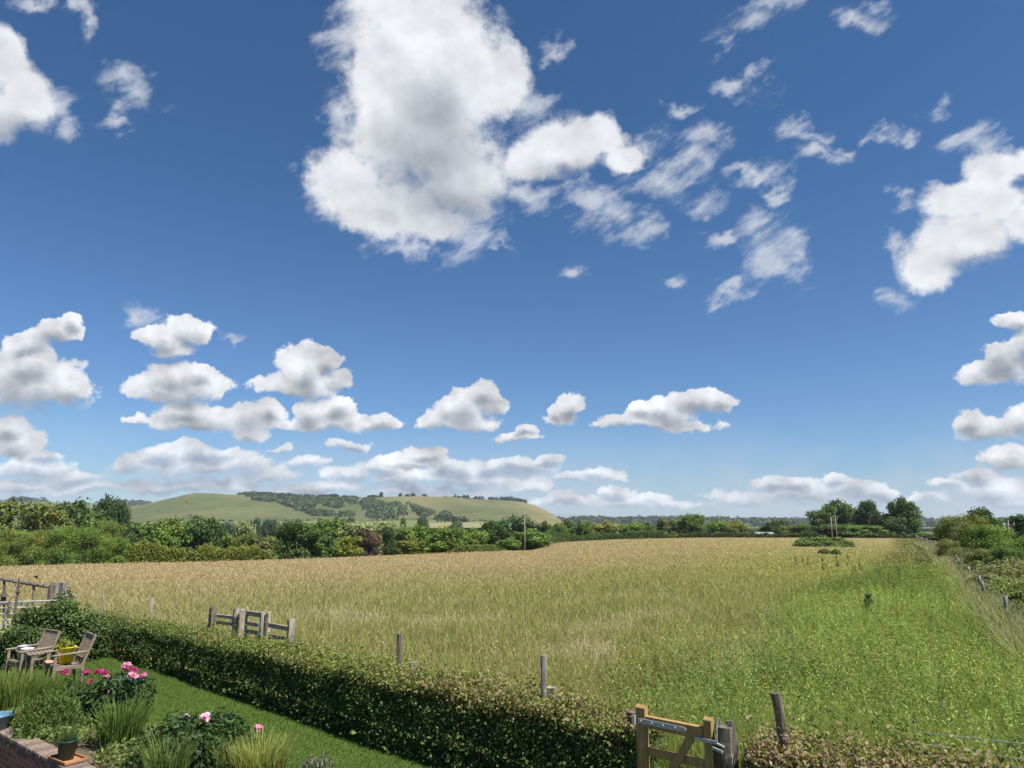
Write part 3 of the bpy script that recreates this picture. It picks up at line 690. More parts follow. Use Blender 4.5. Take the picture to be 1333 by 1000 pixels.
for a in [
    ('bush', -22, 690, 50, Dp(-22) + 5, 'fine', 'bright', 'bright green bush cut by the left edge of the photo'),
    ('bush', 14, 688, 46, Dp(14) + 5, 'fine', 'bright', 'leafy bright green bush first in the row at the left field edge'),
    ('bush', 47, 690, 44, Dp(47) + 5, 'fine', 'bright', 'bright green bush second in the row at the left field edge'),
    ('bush', 86, 685, 46, Dp(86) + 5, 'fine', 'mid', 'taller bright green bush in front of the dark trees'),
    ('bush', 118, 684, 44, Dp(118) + 5, 'fine', 'mid', 'darker leafy bush in front of the tall dark trees'),
    ('bush', 146, 676, 36, Dp(146) + 14, 'fine', 'bright', 'lighter rounded bush rising above the row below the tall dark trees'),
    ('bush', 150, 700, 40, Dp(150) + 5, 'fine', 'mid', 'low dark green bush ending the row beside the yellow green hedge'),
    ('bush', 174, 697, 14, Dp(174) + 18, 'bush', 'dark', 'small dark upright bush behind the yellow green hedge'),
    ('bush', 322, 695, 26, Dp(322) + 12, 'bush', 'olive', 'grey green feathery bush behind the yellow green hedge'),
    ('bush', 348, 698, 34, Dp(348) + 10, 'bush', 'warm', 'olive bush left of the large dark oak'),
    ('bush', 300, 697, 30, Dp(300) + 14, 'bush', 'bright', 'light green bush at the foot of the domed tree'),
    ('bush', 1200, 693, 26, 205, 'bush', 'mid', 'low green bush right of the tallest far tree'),
    ('bush', 1219, 695, 30, 165, 'bush', 'dark', 'dark low bush in the right hedge before the sky gap'),
    ('bush', 1251, 669, 66, 62, 'fine', 'olive', 'big yellowish hawthorn bush, first of the right hand scrub'),
    ('bush', 1234, 702, 34, 58, 'fine', 'warm', 'low brownish bramble bush behind the grey fence'),
    ('bush', 1290, 683, 70, 50, 'fine', 'mid', 'broad mid green elder bush in the right hand scrub'),
    ('bush', 1340, 696, 90, 40, 'fine', 'mid', 'leafy green bush at the right edge of the photo'),
    ('bush', 1276, 714, 50, 44, 'fine', 'warm', 'low bramble bush by the fence below the elder'),
    ('bush', 1312, 712, 54, 37, 'fine', 'dark', 'dark shaded bush below the elder near the right edge'),
]:
    tree(*a, cat='bush', group=GB if a[1] < 400 else 'bushes on the right of the fence')
GH = 'clumps of trees on the hill top'
def hill_top(px, ytop, wpx, lab, name='tree'):
    Y = 2000
    p0 = at_Y(px, np.interp(px, [c[0] for c in crest1], [c[1] for c in crest1]) + 1.5, Y); p1 = at_Y(px, ytop, Y); h = (p1.z - p0.z); w = wpx / F * Y
    t = empty(name, p0, random.uniform(0, 6), label=lab, cat='tree', group=GH)
    c = link('crown', random.choice(PR['round']), M['leaf'], t); c.scale = (w, w, h); c.color = (.022, .036, .022, 1); c.scale.z *= 1.35
for a in [(420, 645.5, 20, 'left one of the two dark treetops in the first hilltop clump'), (433, 645, 18, 'right one of the two dark treetops in the first hilltop clump'), (449, 646.5, 16, 'dark hilltop tree starting the second clump'), (461, 647, 22, 'broad dark hilltop tree in the middle of the second clump'), (485, 646, 18, 'broad dark hilltop tree left of the small upright one'),
          (496, 643, 6, 'small upright hilltop tree by itself against the sky'), (521, 644, 6, 'small hilltop tree left of a low pair'), (530, 645, 9, 'low rounded hilltop tree beside a taller neighbour'), (537, 644, 7, 'rounded hilltop tree, right of the low pair'), (552, 645.5, 9, 'lone ball shaped tree on the hill top before the long wood')]:
    hill_top(*a)

# hedges far away: leafy bands along the field edge
def far_hedge(pts, hh, ww, n, leaf, col, label):
    """pts: (px, depth) along the hedge; hh height"""
    pts = np.array(pts, float); t = R.uniform(0, len(pts) - 1.001, n); i = t.astype(int); f = t - i
    px = pts[i, 0] * (1 - f) + pts[i + 1, 0] * f; Y = pts[i, 1] * (1 - f) + pts[i + 1, 1] * f
    h = hh * (.25 + 1.4 * fbm(px, px * 0, .05, 5) + .3 * (vnoise(px, px * 0, .4, 6) - .5)) * (.45 + .55 * sstep(0, .25, t) * sstep(len(pts) - 1.0, len(pts) - 1.3, t))
    Y = Y + R.uniform(-.5, .5, n) * ww
    X = (px - 666.5) / F / CP * Y; z = terrain(X, Y) + h * R.uniform(0, 1, n) ** .7
    C = np.array(col) * (.65 + .7 * fbm(px, z * 8, .12, 7))[:, None] * R.uniform(.7, 1.35, (n, 1))
    o = link('hedge', leaf_mesh('hedge', np.stack([X, Y, z], 1), leaf * R.uniform(.7, 1.4, n), leaf * .7, C, up=.5, nrm=np.array([[0, -.5, .3]])), M['leaf'])
    tag(o, label, 'hedge')
far_hedge([(-120, 84), (158, Dp(158) + 3)], 1.9, 2, 9000, .22, (.07, .11, .03), 'rough low green hedge foot below the bright bushes, left field edge')
far_hedge([(156, Dp(156) + 4), (250, 104), (375, 110)], 2.5, 2.5, 26000, .22, (.17, .195, .040), 'long low yellow green hedge at the field edge left of the dark oak')
far_hedge([(585, Dp(585) + 4), (660, Dp(650) + 5)], 1.6, 2.5, 9000, .24, (.125, .17, .045), 'low pale green hedge at the field edge left of the power pole')
far_hedge([(702, 165), (716, 192), (740, 206), (800, 218), (870, 224)], 3.0, 3, 24000, .32, (.075, .115, .032), 'trimmed green hedge curving round the far left corner of the meadow')
far_hedge([(866, 222), (930, 224), (1000, 226), (1060, 224)], 2.0, 3, 16000, .34, (.062, .09, .028), 'low dark hedge along the far side of the meadow, before the barn')
far_hedge([(1090, 221), (1200, 219)], 1.2, 3, 6000, .34, (.05, .075, .025), 'low dark undergrowth strip below the tall far trees')
far_hedge([(1192, 200), (1215, 150), (1232, 105)], 1.7, 4, 14000, .26, (.085, .11, .035), 'overgrown green hedge behind the receding grey fence')

# barn
bp = at_Y(999, 697, Dp(999) + 10); bz = ground_z(bp.x, bp.y)
bn = empty('barn', (bp.x, bp.y, bz), label='grey roofed barn peeping over the far hedge', cat='barn')
rt = at_Y(999, 692.8, bp.y).z - bz
mb = MB(); mb.box((0, 3, (rt - 1.4) / 2), (5.2, 5.6, rt - 1.4), None, .02); mb.build('wall', M['paving'], bn)
mb = MB(); pr = [(-2.9, -.2, rt - 1.5), (2.9, -.2, rt - 1.5), (2.9, 3, rt), (-2.9, 3, rt), (-2.9, 6.2, rt - 1.5), (2.9, 6.2, rt - 1.5)]
vs = [mb.bm.verts.new(v) for v in pr]
for f_ in ((0, 1, 2, 3), (3, 2, 5, 4), (0, 3, 4), (1, 5, 2), (0, 4, 5, 1)): mb.bm.faces.new([vs[i] for i in f_])
mb.build('roof', M['roofing'], bn)

# ------------------------------------------------------------------ poles and wires
def power_pole(px, ytop, Y, label, r=.10, lean=0.0, arm=True, xoff=0):
    p1 = at_Y(px, ytop, Y); z0 = ground_z(p1.x, Y); h = p1.z - z0
    t = empty('power_pole', (p1.x - lean * h, Y, z0 - .1), label=label, cat='power pole')
    mb = MB(); mb.tube([(0, 0, -.3), (lean * h * .5, 0, h * .5), (lean * h, 0, h)], [r * 1.25, r, r * .8], 10, .04); mb.build('pole', M['pole'], t, smooth=True)
    if arm:
        mb = MB(); mb.bar((lean * h - .75, -.05, h - .35), (lean * h + .75, -.05, h - .35), .12, .12, .01); mb.build('crossarm', M['darkwood'], t)
        for s in (-.65, 0, .65):
            mb = MB(); mb.lathe([(.03, 0), (.07, .05), (.09, .12), (.06, .2), (.04, .26), (.001, .27)], (lean * h + s, -.05, h - .29 if s else h + .0), 8); mb.build('insulator', M['steel'], t)
    return Vector((p1.x, Y, p1.z))
Yp = Dp(683) - 2
A1 = power_pole(683, 667.5, Yp, 'slim pale power pole standing in front of the hedgerow trees')
A2 = power_pole(1087, 671, 176, 'right one of the twin pale poles rising from the bramble mound', lean=-.012)
A3 = power_pole(1081.5, 672, 177.5, 'left one of the twin pale poles rising from the bramble mound', lean=.012, arm=False)
A4 = power_pole(1312, 679, 88, 'right one of the two grey poles among the bushes by the right edge', .10)
A5 = power_pole(1307, 680, 89, 'left one of the two grey poles among the bushes by the right edge', .10, arm=False)
def wire(pts, r, label, name='power_line', cat='cable', sag=1.2, n=14, strands=(0,)):
    mb = MB()
    for o in strands:
        for a, b_ in zip(pts[:-1], pts[1:]):
            P_ = [a.lerp(b_, k / n) + Vector((o, 0, -4 * sag * (k / n) * (1 - k / n))) for k in range(n + 1)]
            mb.tube(P_, r, 5)
    tag(mb.build(name, M['rubber']), label, cat)
wire([A1, Vector((A2.x, A2.y, A2.z))], .022, 'thin sagging power line from the slim pole to the twin poles', sag=1.0)
wire([A2, A4], .022, 'thin power line from the twin poles to the right hand pole', sag=.8)
wire([at_Y(-80, 690, 120), A1], .022, 'thin power line running left from the slim pole past the hedgerow', sag=.8)

# ------------------------------------------------------------------ meadow grass
def inside_meadow(X, Y):
    s, t = garden(X, Y)
    D, _ = edge_at(X / np.maximum(Y, 1e-3))
    return ((t > 1.2 - .06 * np.minimum(s, 0)) | ((s > 6.6) & (t > -1.6))) & (Y < D + 1.0)
NB = 1300000
az = R.uniform(-.86, .82, NB); ld = R.uniform(math.log(6.0), math.log(235), NB); d = np.exp(ld)
X, Y = d * np.sin(az), d * np.cos(az)
fence = X - fence_x(Y)
k = inside_meadow(X, Y) & ((fence < .3 + .02 * d) | ((d < 15) & (fence < 7)))
X, Y, d = X[k], Y[k], d[k]; n = len(X)
straw, lush, dark, nz = colour_zones(X, Y)
patch = sstep(.55, .72, fbm(X, Y, .45, 17)) * sstep(40, 20, d)          # pale feathery seed heads
Z = terrain(X, Y) - .02
short = sstep(.10, .38, X / Y) * sstep(34, 52, d) * (1 - lush) * (1 - dark)
H = (1 - .45 * short) * (.30 + .24 * R.random(n)) * (1 - .5 * sstep(14, 60, d)) * (.75 + .5 * fbm(X, Y, .35, 19)) * np.where(R.random(n) < .2, 1.35, 1) * (1 - .25 * sstep(50, 150, d)) * (1 + .35 * lush)
W_ = np.maximum(.0055, .00066 * d) * R.uniform(.6, 1.4, n)
wind = np.array([.35, -.12, 0])
lean = R.normal(0, .5, (n, 3)); lean[:, 2] = 0; lean = lean + .6 * wind * R.uniform(-.4, .9, (n, 1))
gb = np.array([.235, .26, .095]) * R.uniform(.65, 1.35, (n, 1)); sb = np.array([.45, .345, .225]) * R.uniform(.7, 1.3, (n, 1)); pb = np.array([.52, .46, .30]) * R.uniform(.8, 1.15, (n, 1))
lb = np.array([.24, .295, .082]) * R.uniform(.6, 1.4, (n, 1))
is_st = (R.random(n) < .13 + .78 * straw)[:, None]
ct = np.where(is_st, sb, gb * np.array([1.25, 1.12, 1.0]))
ct = np.where((R.random(n) < .75 * patch)[:, None], pb, ct)
ct = np.where((R.random(n) < lush * .9)[:, None], lb, ct)
ct = np.where((R.random(n) < dark * .7)[:, None], lb * .45, ct)
gb = gb * (1 + .12 * short[:, None] * np.array([[1.6, .9, -.5]]))
cb = gb * (1 - .55 * straw[:, None]) + sb * .55 * straw[:, None]
cb = np.where(lush[:, None] > .5, lb, cb)
ks = (R.random(n) < .24 * (.22 + .78 * straw + .6 * patch)) & (lush < .4) & (d < 140)
hp_ = np.stack([X, Y, Z + H * R.uniform(.85, 1.25, n)], 1)[ks] + np.concatenate([R.normal(0, .1, (ks.sum(), 2)), np.zeros((ks.sum(), 1))], 1)
hl_ = np.maximum(.045, .0016 * d[ks]) * R.uniform(.7, 1.4, ks.sum()); hc_ = np.array([.43, .335, .22]) * R.uniform(.65, 1.25, (ks.sum(), 1))
heads = leaf_arrays(hp_, hl_, hl_ * .42, hc_, up=.2, tan=np.array([[.25, 0, 1.2]]))
V, Q, C = join([blade_arrays(np.stack([X, Y, Z], 1), H, W_, lean, cb, ct, 1.0), heads])
o = link('meadow_grass', quad_mesh('meadow_grass', V, Q, C), M['grass']); tag(o, kind='stuff')

# lush leafy weeds in the right corner of the meadow
nw = 11000
X = R.uniform(1.5, 34, nw * 6); Y = R.uniform(6.5, 46, nw * 6)
_, lush, _, _ = colour_zones(X, Y); s_, t_ = garden(X, Y)
fence = X - fence_x(Y)
k = (R.random(len(X)) < lush * np.clip(26 / np.hypot(X, Y), .4, 1) ** 1.5) & (t_ > 1.7) & (fence < -.7)
X, Y = X[k][:nw], Y[k][:nw]; n = len(X); hp = R.uniform(.4, .95, n) * (.45 + 1.1 * fbm(X, Y, .33, 23)); z0 = terrain(X, Y)
nl = 34
hh = np.tile((np.arange(nl) + .5) / nl, n) ** .8; PX = np.repeat(X, nl); PY = np.repeat(Y, nl)
a_ = R.uniform(0, 6.28, n * nl); ln = np.maximum(R.uniform(.04, .09, n * nl), .0026 * np.repeat(np.hypot(X, Y), nl)) * (1.25 - .6 * hh)
tan = np.stack([np.cos(a_), np.sin(a_), R.uniform(.1, 1.3, n * nl)], 1)
P = np.stack([PX, PY, np.repeat(z0, nl) + hh * np.repeat(hp, nl)], 1) + tan * (ln * .55)[:, None]
pc = np.array([.24, .30, .080]) * R.uniform(.5, 1.4, (n, 1)) * np.stack([1 + .3 * R.normal(0, .4, n), np.ones(n), np.ones(n)], 1)
cl = fbm(X, Y, .30, 41)[:, None]; cl2 = sstep(.5, .62, fbm(X, Y, .22, 44))[:, None]
pc = pc * (.45 + .95 * cl) * (1 - cl2 * np.array([[.26, .20, .22]]))
C = np.repeat(np.clip(pc, .01, 1), nl, 0) * R.uniform(.75, 1.3, (n * nl, 1))
o = link('weeds', leaf_mesh('weeds', P, ln, ln * .30, C, up=1.0, tan=tan), M['leaf']); tag(o, kind='stuff')

def bramble(name, px, py, wx, wy, h, n, leaf, col, label, cat='bush', group=None, loc=None):
    p0 = Vector(loc) if loc is not None else ground_at(px, py)
    q = unit(R.normal(size=(n, 3))); q[:, 2] = np.abs(q[:, 2]); rr_ = R.uniform(.55, 1.0, (n, 1)) ** .5
    lob = .75 + .5 * vnoise(q[:, 0] * 3 + p0.x, q[:, 1] * 3 + q[:, 2] * 2, 1, 4)[:, None]
    P = q * rr_ * lob * np.array([wx / 2, wy / 2, h])
    C = np.array(col) * R.uniform(.6, 1.4, (n, 1)) * (.7 + .6 * vnoise(P[:, 0] * 3 / leaf * .1, P[:, 2] * 3, 1, 8))[:, None]
    o = link(name, leaf_mesh(name, P, leaf * R.uniform(.7, 1.3, n), leaf * .6, C, up=.5, nrm=q * .6), M['leaf'], None, p0)
    return tag(o, label, cat, group)
pm = ground_at(1072, 710, .2); wpx = pm.y / F
bramble('bramble_mound', 0, 0, 76 * wpx, 6, 1.45, 9000, .34, (.15, .195, .06), 'low bramble mound in the meadow round the foot of the twin poles', loc=pm)
for px, py, w, lab in [(1074, 719, 14, 'small dark bramble clump in front of the bramble mound'), (1088, 720, 12, 'smaller dark bramble clump right of its neighbour before the mound')]:
    pq = ground_at(px, py, .2); bramble('bramble_clump', 0, 0, w * pq.y / F, 1.6, .6, 1500, .16, (.13, .17, .055), lab, loc=pq, group='bramble clumps in the meadow')
def dock(p, h, lab=None, wide=.35, n=150, col=(.10, .14, .045)):
    hh = R.random(n) ** .7; a = R.uniform(0, 6.28, n); L = h * .22 * (1.15 - .6 * hh) * wide / .35
    tan = np.stack([np.cos(a), np.sin(a), R.uniform(0, .9, n)], 1); tan = unit(tan)
    P = np.stack([0 * a, 0 * a, hh * h], 1) + tan * (L * .48)[:, None]
    P[0] = (0, 0, h * .42); L[0] = h * .9; tan[0] = (0, 0, 9)
    o = link('dock_plant', leaf_mesh('dock_plant', P, L, np.minimum(L * .42, .12), np.array(col) * R.uniform(.7, 1.5, (n, 1)), up=.4, tan=tan * 3), M['leaf'], None, p)
    tag(o, lab or 'dark dock plant standing up out of the meadow grass', 'plant', 'dock plants in the meadow')
dock(ground_at(1133, 801, .35), .95, 'bushy dark thistle standing alone in the meadow near the lush weeds', .42, 130, (.07, .11, .04))
for px, py in [(1036, 733), (1045, 731), (1052, 733), (1072, 738), (1104, 732), (1119, 738), (1150, 744), (1153, 741), (1159, 764), (1170, 757), (1090, 735)]:
    p_ = ground_at(px, py, .3); dock(p_, R.uniform(.7, 1.05) * (1.25 if p_.y > 60 else 1), None, .22 if R.random() < .5 else .34, 45)

# ------------------------------------------------------------------ fence on the right of the meadow
GF = 'weathered posts of the fence on the right of the meadow'
def post_mesh(h, r, lean, name='fence_post', seg=9):
    mb = MB(); pts = [(0, 0, -.25)] + [(lean[0] * k / 5 + random.uniform(-.006, .006), lean[1] * k / 5 + random.uniform(-.006, .006), h * k / 5) for k in range(6)]
    mb.tube(pts, [r * 1.05] + [r * random.uniform(.92, 1.05) for _ in range(5)] + [r * .9], seg, .13)
    return mb
fp = []
for Yq in [14.2, 20.3, 25.4, 28.2, 35.5, 44, 51, 58] + [64 + 3.1 * q + random.uniform(-.8, .8) for q in range(43)]:
    x = float(fence_x(Yq)); fp.append((x, Yq, ground_z(x, Yq)))
base = []
for i in range(4):
    random.seed(50 + i); o = post_mesh(1.15, .05, (random.uniform(-.12, .12), random.uniform(-.1, .1))).build('fence_post', M['greywood'], smooth=True); base.append(o)
for i, (x, y, z) in enumerate(fp):
    o = base[i] if i < 4 else base[i % 4].copy()
    if i >= 4: COL.objects.link(o)
    o.location = (x + random.uniform(-.08, .08), y, z); o.rotation_euler = (0, 0, i * 2.1)
    tag(o, 'weathered grey post of the wire fence along the right of the meadow', 'fence post', GF)
mb = MB()
for zz in (.45, .8, 1.1):
    mb.tube([Vector((x, y, z + zz)) for x, y, z in fp], .006, 4)
tag(mb.build('fence_wire', M['steel']), 'long wire strands strung on the posts along the right of the meadow', 'fence wire')
# dry grass and brambles along that fence
n = 75000
Yv = np.exp(R.uniform(math.log(14), math.log(120), n)); Xv = fence_x(Yv) + np.where(R.random(n) < .4, R.uniform(-.9, .6, n), R.uniform(-.5, 6, n)) * (.5 + Yv / 60)
Zv = terrain(Xv, Yv); H = R.uniform(.4, 1.0, n); W_ = np.maximum(.01, .0011 * Yv)
lean = R.normal(0, .4, (n, 3)); lean[:, 2] = 0
dry = (R.random(n) < .45)[:, None]
ct = np.where(dry, np.array([.42, .37, .26]), np.array([.22, .26, .085])) * R.uniform(.6, 1.3, (n, 1))
o = link('verge_grass', quad_mesh('verge_grass', *blade_arrays(np.stack([Xv, Yv, Zv], 1), H, W_, lean, ct * .8, ct)), M['grass']); tag(o, kind='stuff')
GBR = 'bramble bushes beside the right fence'
for (f0, Yb, w, h, col, lab) in [(2.4, 34, 4.6, 1.5, (.20, .21, .09), 'grey olive bramble just right of the wire fence, above the leaning posts'), (1.9, 25.5, 3.6, 1.3, (.20, .235, .075), 'yellowish bramble right of the wire fence by the leaning posts'),
                           (1.7, 19.5, 3.2, 1.25, (.15, .18, .065), 'darker bramble at the right edge beside the near fence'), (6.5, 31, 6, 1.6, (.19, .235, .075), 'light green bramble bank at the right edge under the dark bush'), (2.2, 45, 4.6, 1.7, (.20, .20, .10), 'brownish bramble heap at the fence below the elder'),
                           (2.5, 56, 5, 1.9, (.17, .20, .075), 'green bramble heap behind the fence, left of the brownish one'), (3, 72, 6, 2.0, (.16, .185, .075), 'farther bramble heap behind the fence where the posts close up'),
                           (.7, 22.5, 2.0, 1.0, (.15, .185, .06), 'small green bramble grown into the near end of the right fence'), (.6, 30, 2.2, 1.05, (.19, .20, .085), 'small greyish bramble grown into the right fence between two leaning posts'), (.9, 39, 2.6, 1.15, (.16, .19, .065), 'small rounded bramble grown over the right fence before the brownish heap'),
                           (-.9, 8.3, 1.7, .62, (.05, .075, .025), 'dark green bramble in the bottom right corner behind the wires')]:
    x = float(fence_x(Yb)) + f0
    bramble('bramble_bush', 0, 0, w, w, h, 9000, .11 if Yb > 22 else .085, col, lab, group=GBR, loc=(x, Yb, ground_z(x, Yb)))

# ------------------------------------------------------------------ garden: lawn, bed, paving
def sheet(name, pts, mat, z, nx=60, ny=40):
    """flat bilinear sheet over 4 garden-plane corner points (s,t)"""
    a, b_, c, d_ = [np.array(p_) for p_ in pts]
    u, v = np.meshgrid(np.linspace(0, 1, nx), np.linspace(0, 1, ny)); u = u[..., None]; v = v[..., None]
    st = (a * (1 - u) + b_ * u) * (1 - v) + (d_ * (1 - u) + c * u) * v
    xy = O0 + st[..., :1] * U + st[..., 1:] * NV
    zz = z + .012 * (fbm(xy[..., 0], xy[..., 1], .6, 4) - .5) * (name != 'soil')
    V = np.concatenate([xy, zz[..., None]], -1).reshape(-1, 3)
    idx = np.arange(nx * ny).reshape(ny, nx)
    Q = np.stack([idx[:-1, :-1], idx[:-1, 1:], idx[1:, 1:], idx[1:, :-1]], -1).reshape(-1, 4)
    o = link(name, quad_mesh(name, V, Q, None, True), mat); tag(o, kind='structure'); return o
m, nt2, out = newmat('lawn')
tcx = N(nt2, 'ShaderNodeTexCoord'); f1 = noise(nt2, tcx.outputs['Object'], 60, 6, .75); f2 = noise(nt2, tcx.outputs['Object'], 1.6, 5, .6)
mp = N(nt2, 'ShaderNodeMapping'); mp.inputs['Rotation'].default_value = (0, 0, .68); mp.inputs['Scale'].default_value = (1.1, 9, 1); nt2.links.new(tcx.outputs['Object'], mp.inputs['Vector'])
f3 = noise(nt2, mp.outputs[0], 3, 6, .7)
col = mixc(nt2, rampf(nt2, f1, .3, .7), (.060, .100, .018, 1), (.120, .175, .036, 1))
col = mixc(nt2, mth(nt2, 'MULTIPLY', rampf(nt2, f2, .4, .7), .45), col, (.085, .115, .028, 1))
col = mixc(nt2, mth(nt2, 'MULTIPLY', rampf(nt2, f3, .5, .75), .3), col, (.035, .07, .014, 1))
p = N(nt2, 'ShaderNodeBsdfPrincipled'); nt2.links.new(col, p.inputs['Base Color']); p.inputs['Roughness'].default_value = .9; p.inputs['Specular IOR Level'].default_value = .1
b = N(nt2, 'ShaderNodeBump'); b.inputs['Strength'].default_value = .9; b.inputs['Distance'].default_value = .03; nt2.links.new(f1, b.inputs['Height']); nt2.links.new(b.outputs[0], p.inputs['Normal'])
nt2.links.new(p.outputs[0], out.inputs[0]); M['lawn'] = m
SP_ = garden(*at_z(24, 866, 0)[:2])[0]; print('patio', SP_, [garden(*at_z(x_, y_, .1)[:2]) for x_, y_ in ((0, 954), (87, 1000), (0, 943))])
sheet('lawn', [(SP_, -1.85), (5.2, -1.75), (5.2, .9), (SP_, .9)], m, .004)
sheet('patio', [(-16, -1.7), (SP_ - .02, -1.7), (SP_ - .02, .6), (-16, .6)], M['paving'], .01)
sheet('soil', [(-14, -2.85), (8, -2.85), (8, -1.65), (-14, -1.75)], M['soil'], -.008)
n = 150000
s_ = R.uniform(SP_, 4, n); t_ = R.uniform(-1.95, .8, n)
xy = O0 + s_[:, None] * U + t_[:, None] * NV
g1 = np.array([.095, .150, .032]) * R.uniform(.75, 1.25, (n, 1)); yl = R.random(n) < .03; g1[yl] = np.array([.19, .19, .07])
lean = R.normal(0, .5, (n, 3)); lean[:, 2] = 0
o = link('lawn_grass', quad_mesh('lawn_grass', *blade_arrays(np.concatenate([xy, np.full((n, 1), .0)], 1), R.uniform(.018, .045, n), .007, lean, g1, g1 * 1.15)), M['grass']); tag(o, kind='stuff')

# brick retaining wall with a dark brick-on-edge coping
m, nt2, out = newmat('brickwork')
tcx = N(nt2, 'ShaderNodeTexCoord'); br = N(nt2, 'ShaderNodeTexBrick')
mp = N(nt2, 'ShaderNodeMapping'); mp.inputs['Rotation'].default_value = (math.pi / 2, 0, 0); nt2.links.new(tcx.outputs['Object'], mp.inputs['Vector']); nt2.links.new(mp.outputs[0], br.inputs['Vector'])
br.inputs['Scale'].default_value = 1; br.inputs['Brick Width'].default_value = .225; br.inputs['Row Height'].default_value = .075; br.inputs['Mortar Size'].default_value = .006
br.inputs['Color1'].default_value = (.36, .14, .08, 1); br.inputs['Color2'].default_value = (.19, .075, .05, 1); br.inputs['Mortar'].default_value = (.33, .27, .21, 1)
nf = noise(nt2, tcx.outputs['Object'], 14, 6, .7)
col = mixc(nt2, 1.0, br.outputs['Color'], mixc(nt2, rampf(nt2, nf, .3, .7), (.6, .62, .65, 1), (1.3, 1.2, 1.15, 1)), 'MULTIPLY')
p = N(nt2, 'ShaderNodeBsdfPrincipled'); nt2.links.new(col, p.inputs['Base Color']); p.inputs['Roughness'].default_value = .9
b = N(nt2, 'ShaderNodeBump'); b.inputs['Strength'].default_value = .6; b.inputs['Distance'].default_value = .01; b.invert = True
nt2.links.new(br.outputs['Fac'], b.inputs['Height']); nt2.links.new(b.outputs[0], p.inputs['Normal']); nt2.links.new(p.outputs[0], out.inputs[0]); M['brick'] = m
M['coping_pale'] = solid_mat('coping_brick_pale', (.16, .12, .10), (.26, .205, .17), 22, .85, .2, .4)
M['mortar'] = solid_mat('mortar', (.05, .045, .04), (.10, .09, .08), 22, .95, .1, .3)
M['coping'] = solid_mat('coping_brick', (.085, .060, .050), (.17, .125, .105), 22, .8, .25, .4)
wr = empty('garden_wall', gw(-1, WALL_T), math.atan2(U[1], U[0]), label='low red brick retaining wall with dark brick coping below the flower bed', cat='wall')
mb = MB(); mb.box((0, .115, -.50), (26, .23, .98), None, .004); o = mb.build('brick_courses', M['brick'], wr)
mb = MB()
for i in range(345): mb.box((-13 + i * .0755, .12 + random.uniform(-.004, .004), .045), (.062, .26, .10), None, .006)
mb.box((0, .125, .03), (26, .235, .09), None, 0)
o = mb.build('coping', M['coping'], wr); o.data.materials.append(M['coping_pale']); o.data.materials.append(M['mortar'])
for i in range(len(o.data.polygons)): o.data.polygons[i].material_index = 2 if i >= 345 * 26 else (1 if (i // 26 * 7919) % 5 < 2 else 0)

# ------------------------------------------------------------------ the hedge
def hedge(s0, s1, h, th_, n, leaf, label, red=.3):
    root = empty('hedge', gw((s0 + s1) / 2, th_ / 2), math.atan2(U[1], U[0]), label=label, cat='hedge')
    L = (s1 - s0)
    s = R.uniform(-L / 2, L / 2, n); face = R.random(n)
    dep = np.abs(R.normal(0, .10, n))
    wob = .13 * (fbm(s, s * 0, .9, 3) - .5); tb = .16 * (fbm(s, s * 0, .7, 6) - .5)
    hl = h + .26 * (fbm(s, s * 0, 1.6, 9) - .5) + .02 * np.minimum(s + (s0 + s1) / 2 + 1, 0)
    u = R.random(n)
    tt = np.where(face < .46, dep, np.where(face < .86, u * th_, th_ - dep)) - th_ / 2 + .2
    zz = np.where(face < .46, .05 + u * (hl - .05), np.where(face < .86, hl - dep * .9, .05 + u * (hl - .05)))
    # rounded shoulder, ragged sprouts on top, hollow at the foot
    sh = sstep(.72, 1.0, zz / hl); tt = np.where(face < .46, tt + sh * .14, tt)
    tt = tt + wob + .05 * R.normal(size=n) + np.where(face < .46, .09 * (vnoise(s, zz * 1.3, 3.1, 5) - .5) - .10 * sstep(.6, .1, zz), 0)
    spr = (face >= .46) & (face < .86) & (R.random(n) < .22); zz = np.where(spr, hl + R.exponential(.05, n) * (.3 + 1.4 * vnoise(s, tt * 3, 5, 2)), zz)
    tt = tt - .068 * np.minimum(s + (s0 + s1) / 2 + .5, 0)
    top = sstep(h - .22, h + .02, zz)
    keep = ~((face < .46) & (zz < .28) & (R.random(n) < .75))
    g0 = np.array([.080, .122, .038]) * R.uniform(.6, 1.5, (n, 1))
    pn = fbm(s + 40, tt * 1.5, .55, 13)
    yg = np.array([.185, .21, .052]) * R.uniform(.7, 1.3, (n, 1)); rd = np.array([.26, .19, .12]) * R.uniform(.7, 1.4, (n, 1))
    C = np.where((R.random(n) < top * .85)[:, None], yg, g0)  # yellow-green upper leaves; the sunlit top band is partly put into their colour
    C = np.where(((R.random(n) < top * red * 2 * sstep(.45, .68, pn)))[:, None], rd, C)
    nr = sstep(-2.6, 1.2, s + (s0 + s1) / 2)
    C = np.where((R.random(n) < top * .38 * nr)[:, None], rd, C)
    k = keep
    P = np.stack([s, tt, zz], 1)[k]; C = C[k]; m_ = len(P)
    fn = np.where((face < .46)[:, None], np.array([[0, -.6, .1]]), np.array([[0, 0, .5]]))[k]
    link('foliage', leaf_mesh('foliage', P, leaf * R.uniform(.5, 1.6, m_), leaf * .68 * R.uniform(.8, 1.2, m_), C, up=.25, nrm=fn), M['leaf'], root)
    mb = MB()
    for i in range(int(L * 5)):
        x = random.uniform(-L / 2, L / 2); y = random.uniform(-.2, .25) * th_ + .2 - .068 * min(x + (s0 + s1) / 2 + .5, 0)
        mb.tube([(x, y, -.05), (x + random.uniform(-.1, .1), y + random.uniform(-.1, .1), .45), (x + random.uniform(-.2, .2), y + random.uniform(-.2, .2), h * .85)], [.022, .015, .006], 5, .1)
    mb.build('stem', M['bark'], root); o = root.children[-1]; o['kind'] = 'stuff'
    return root
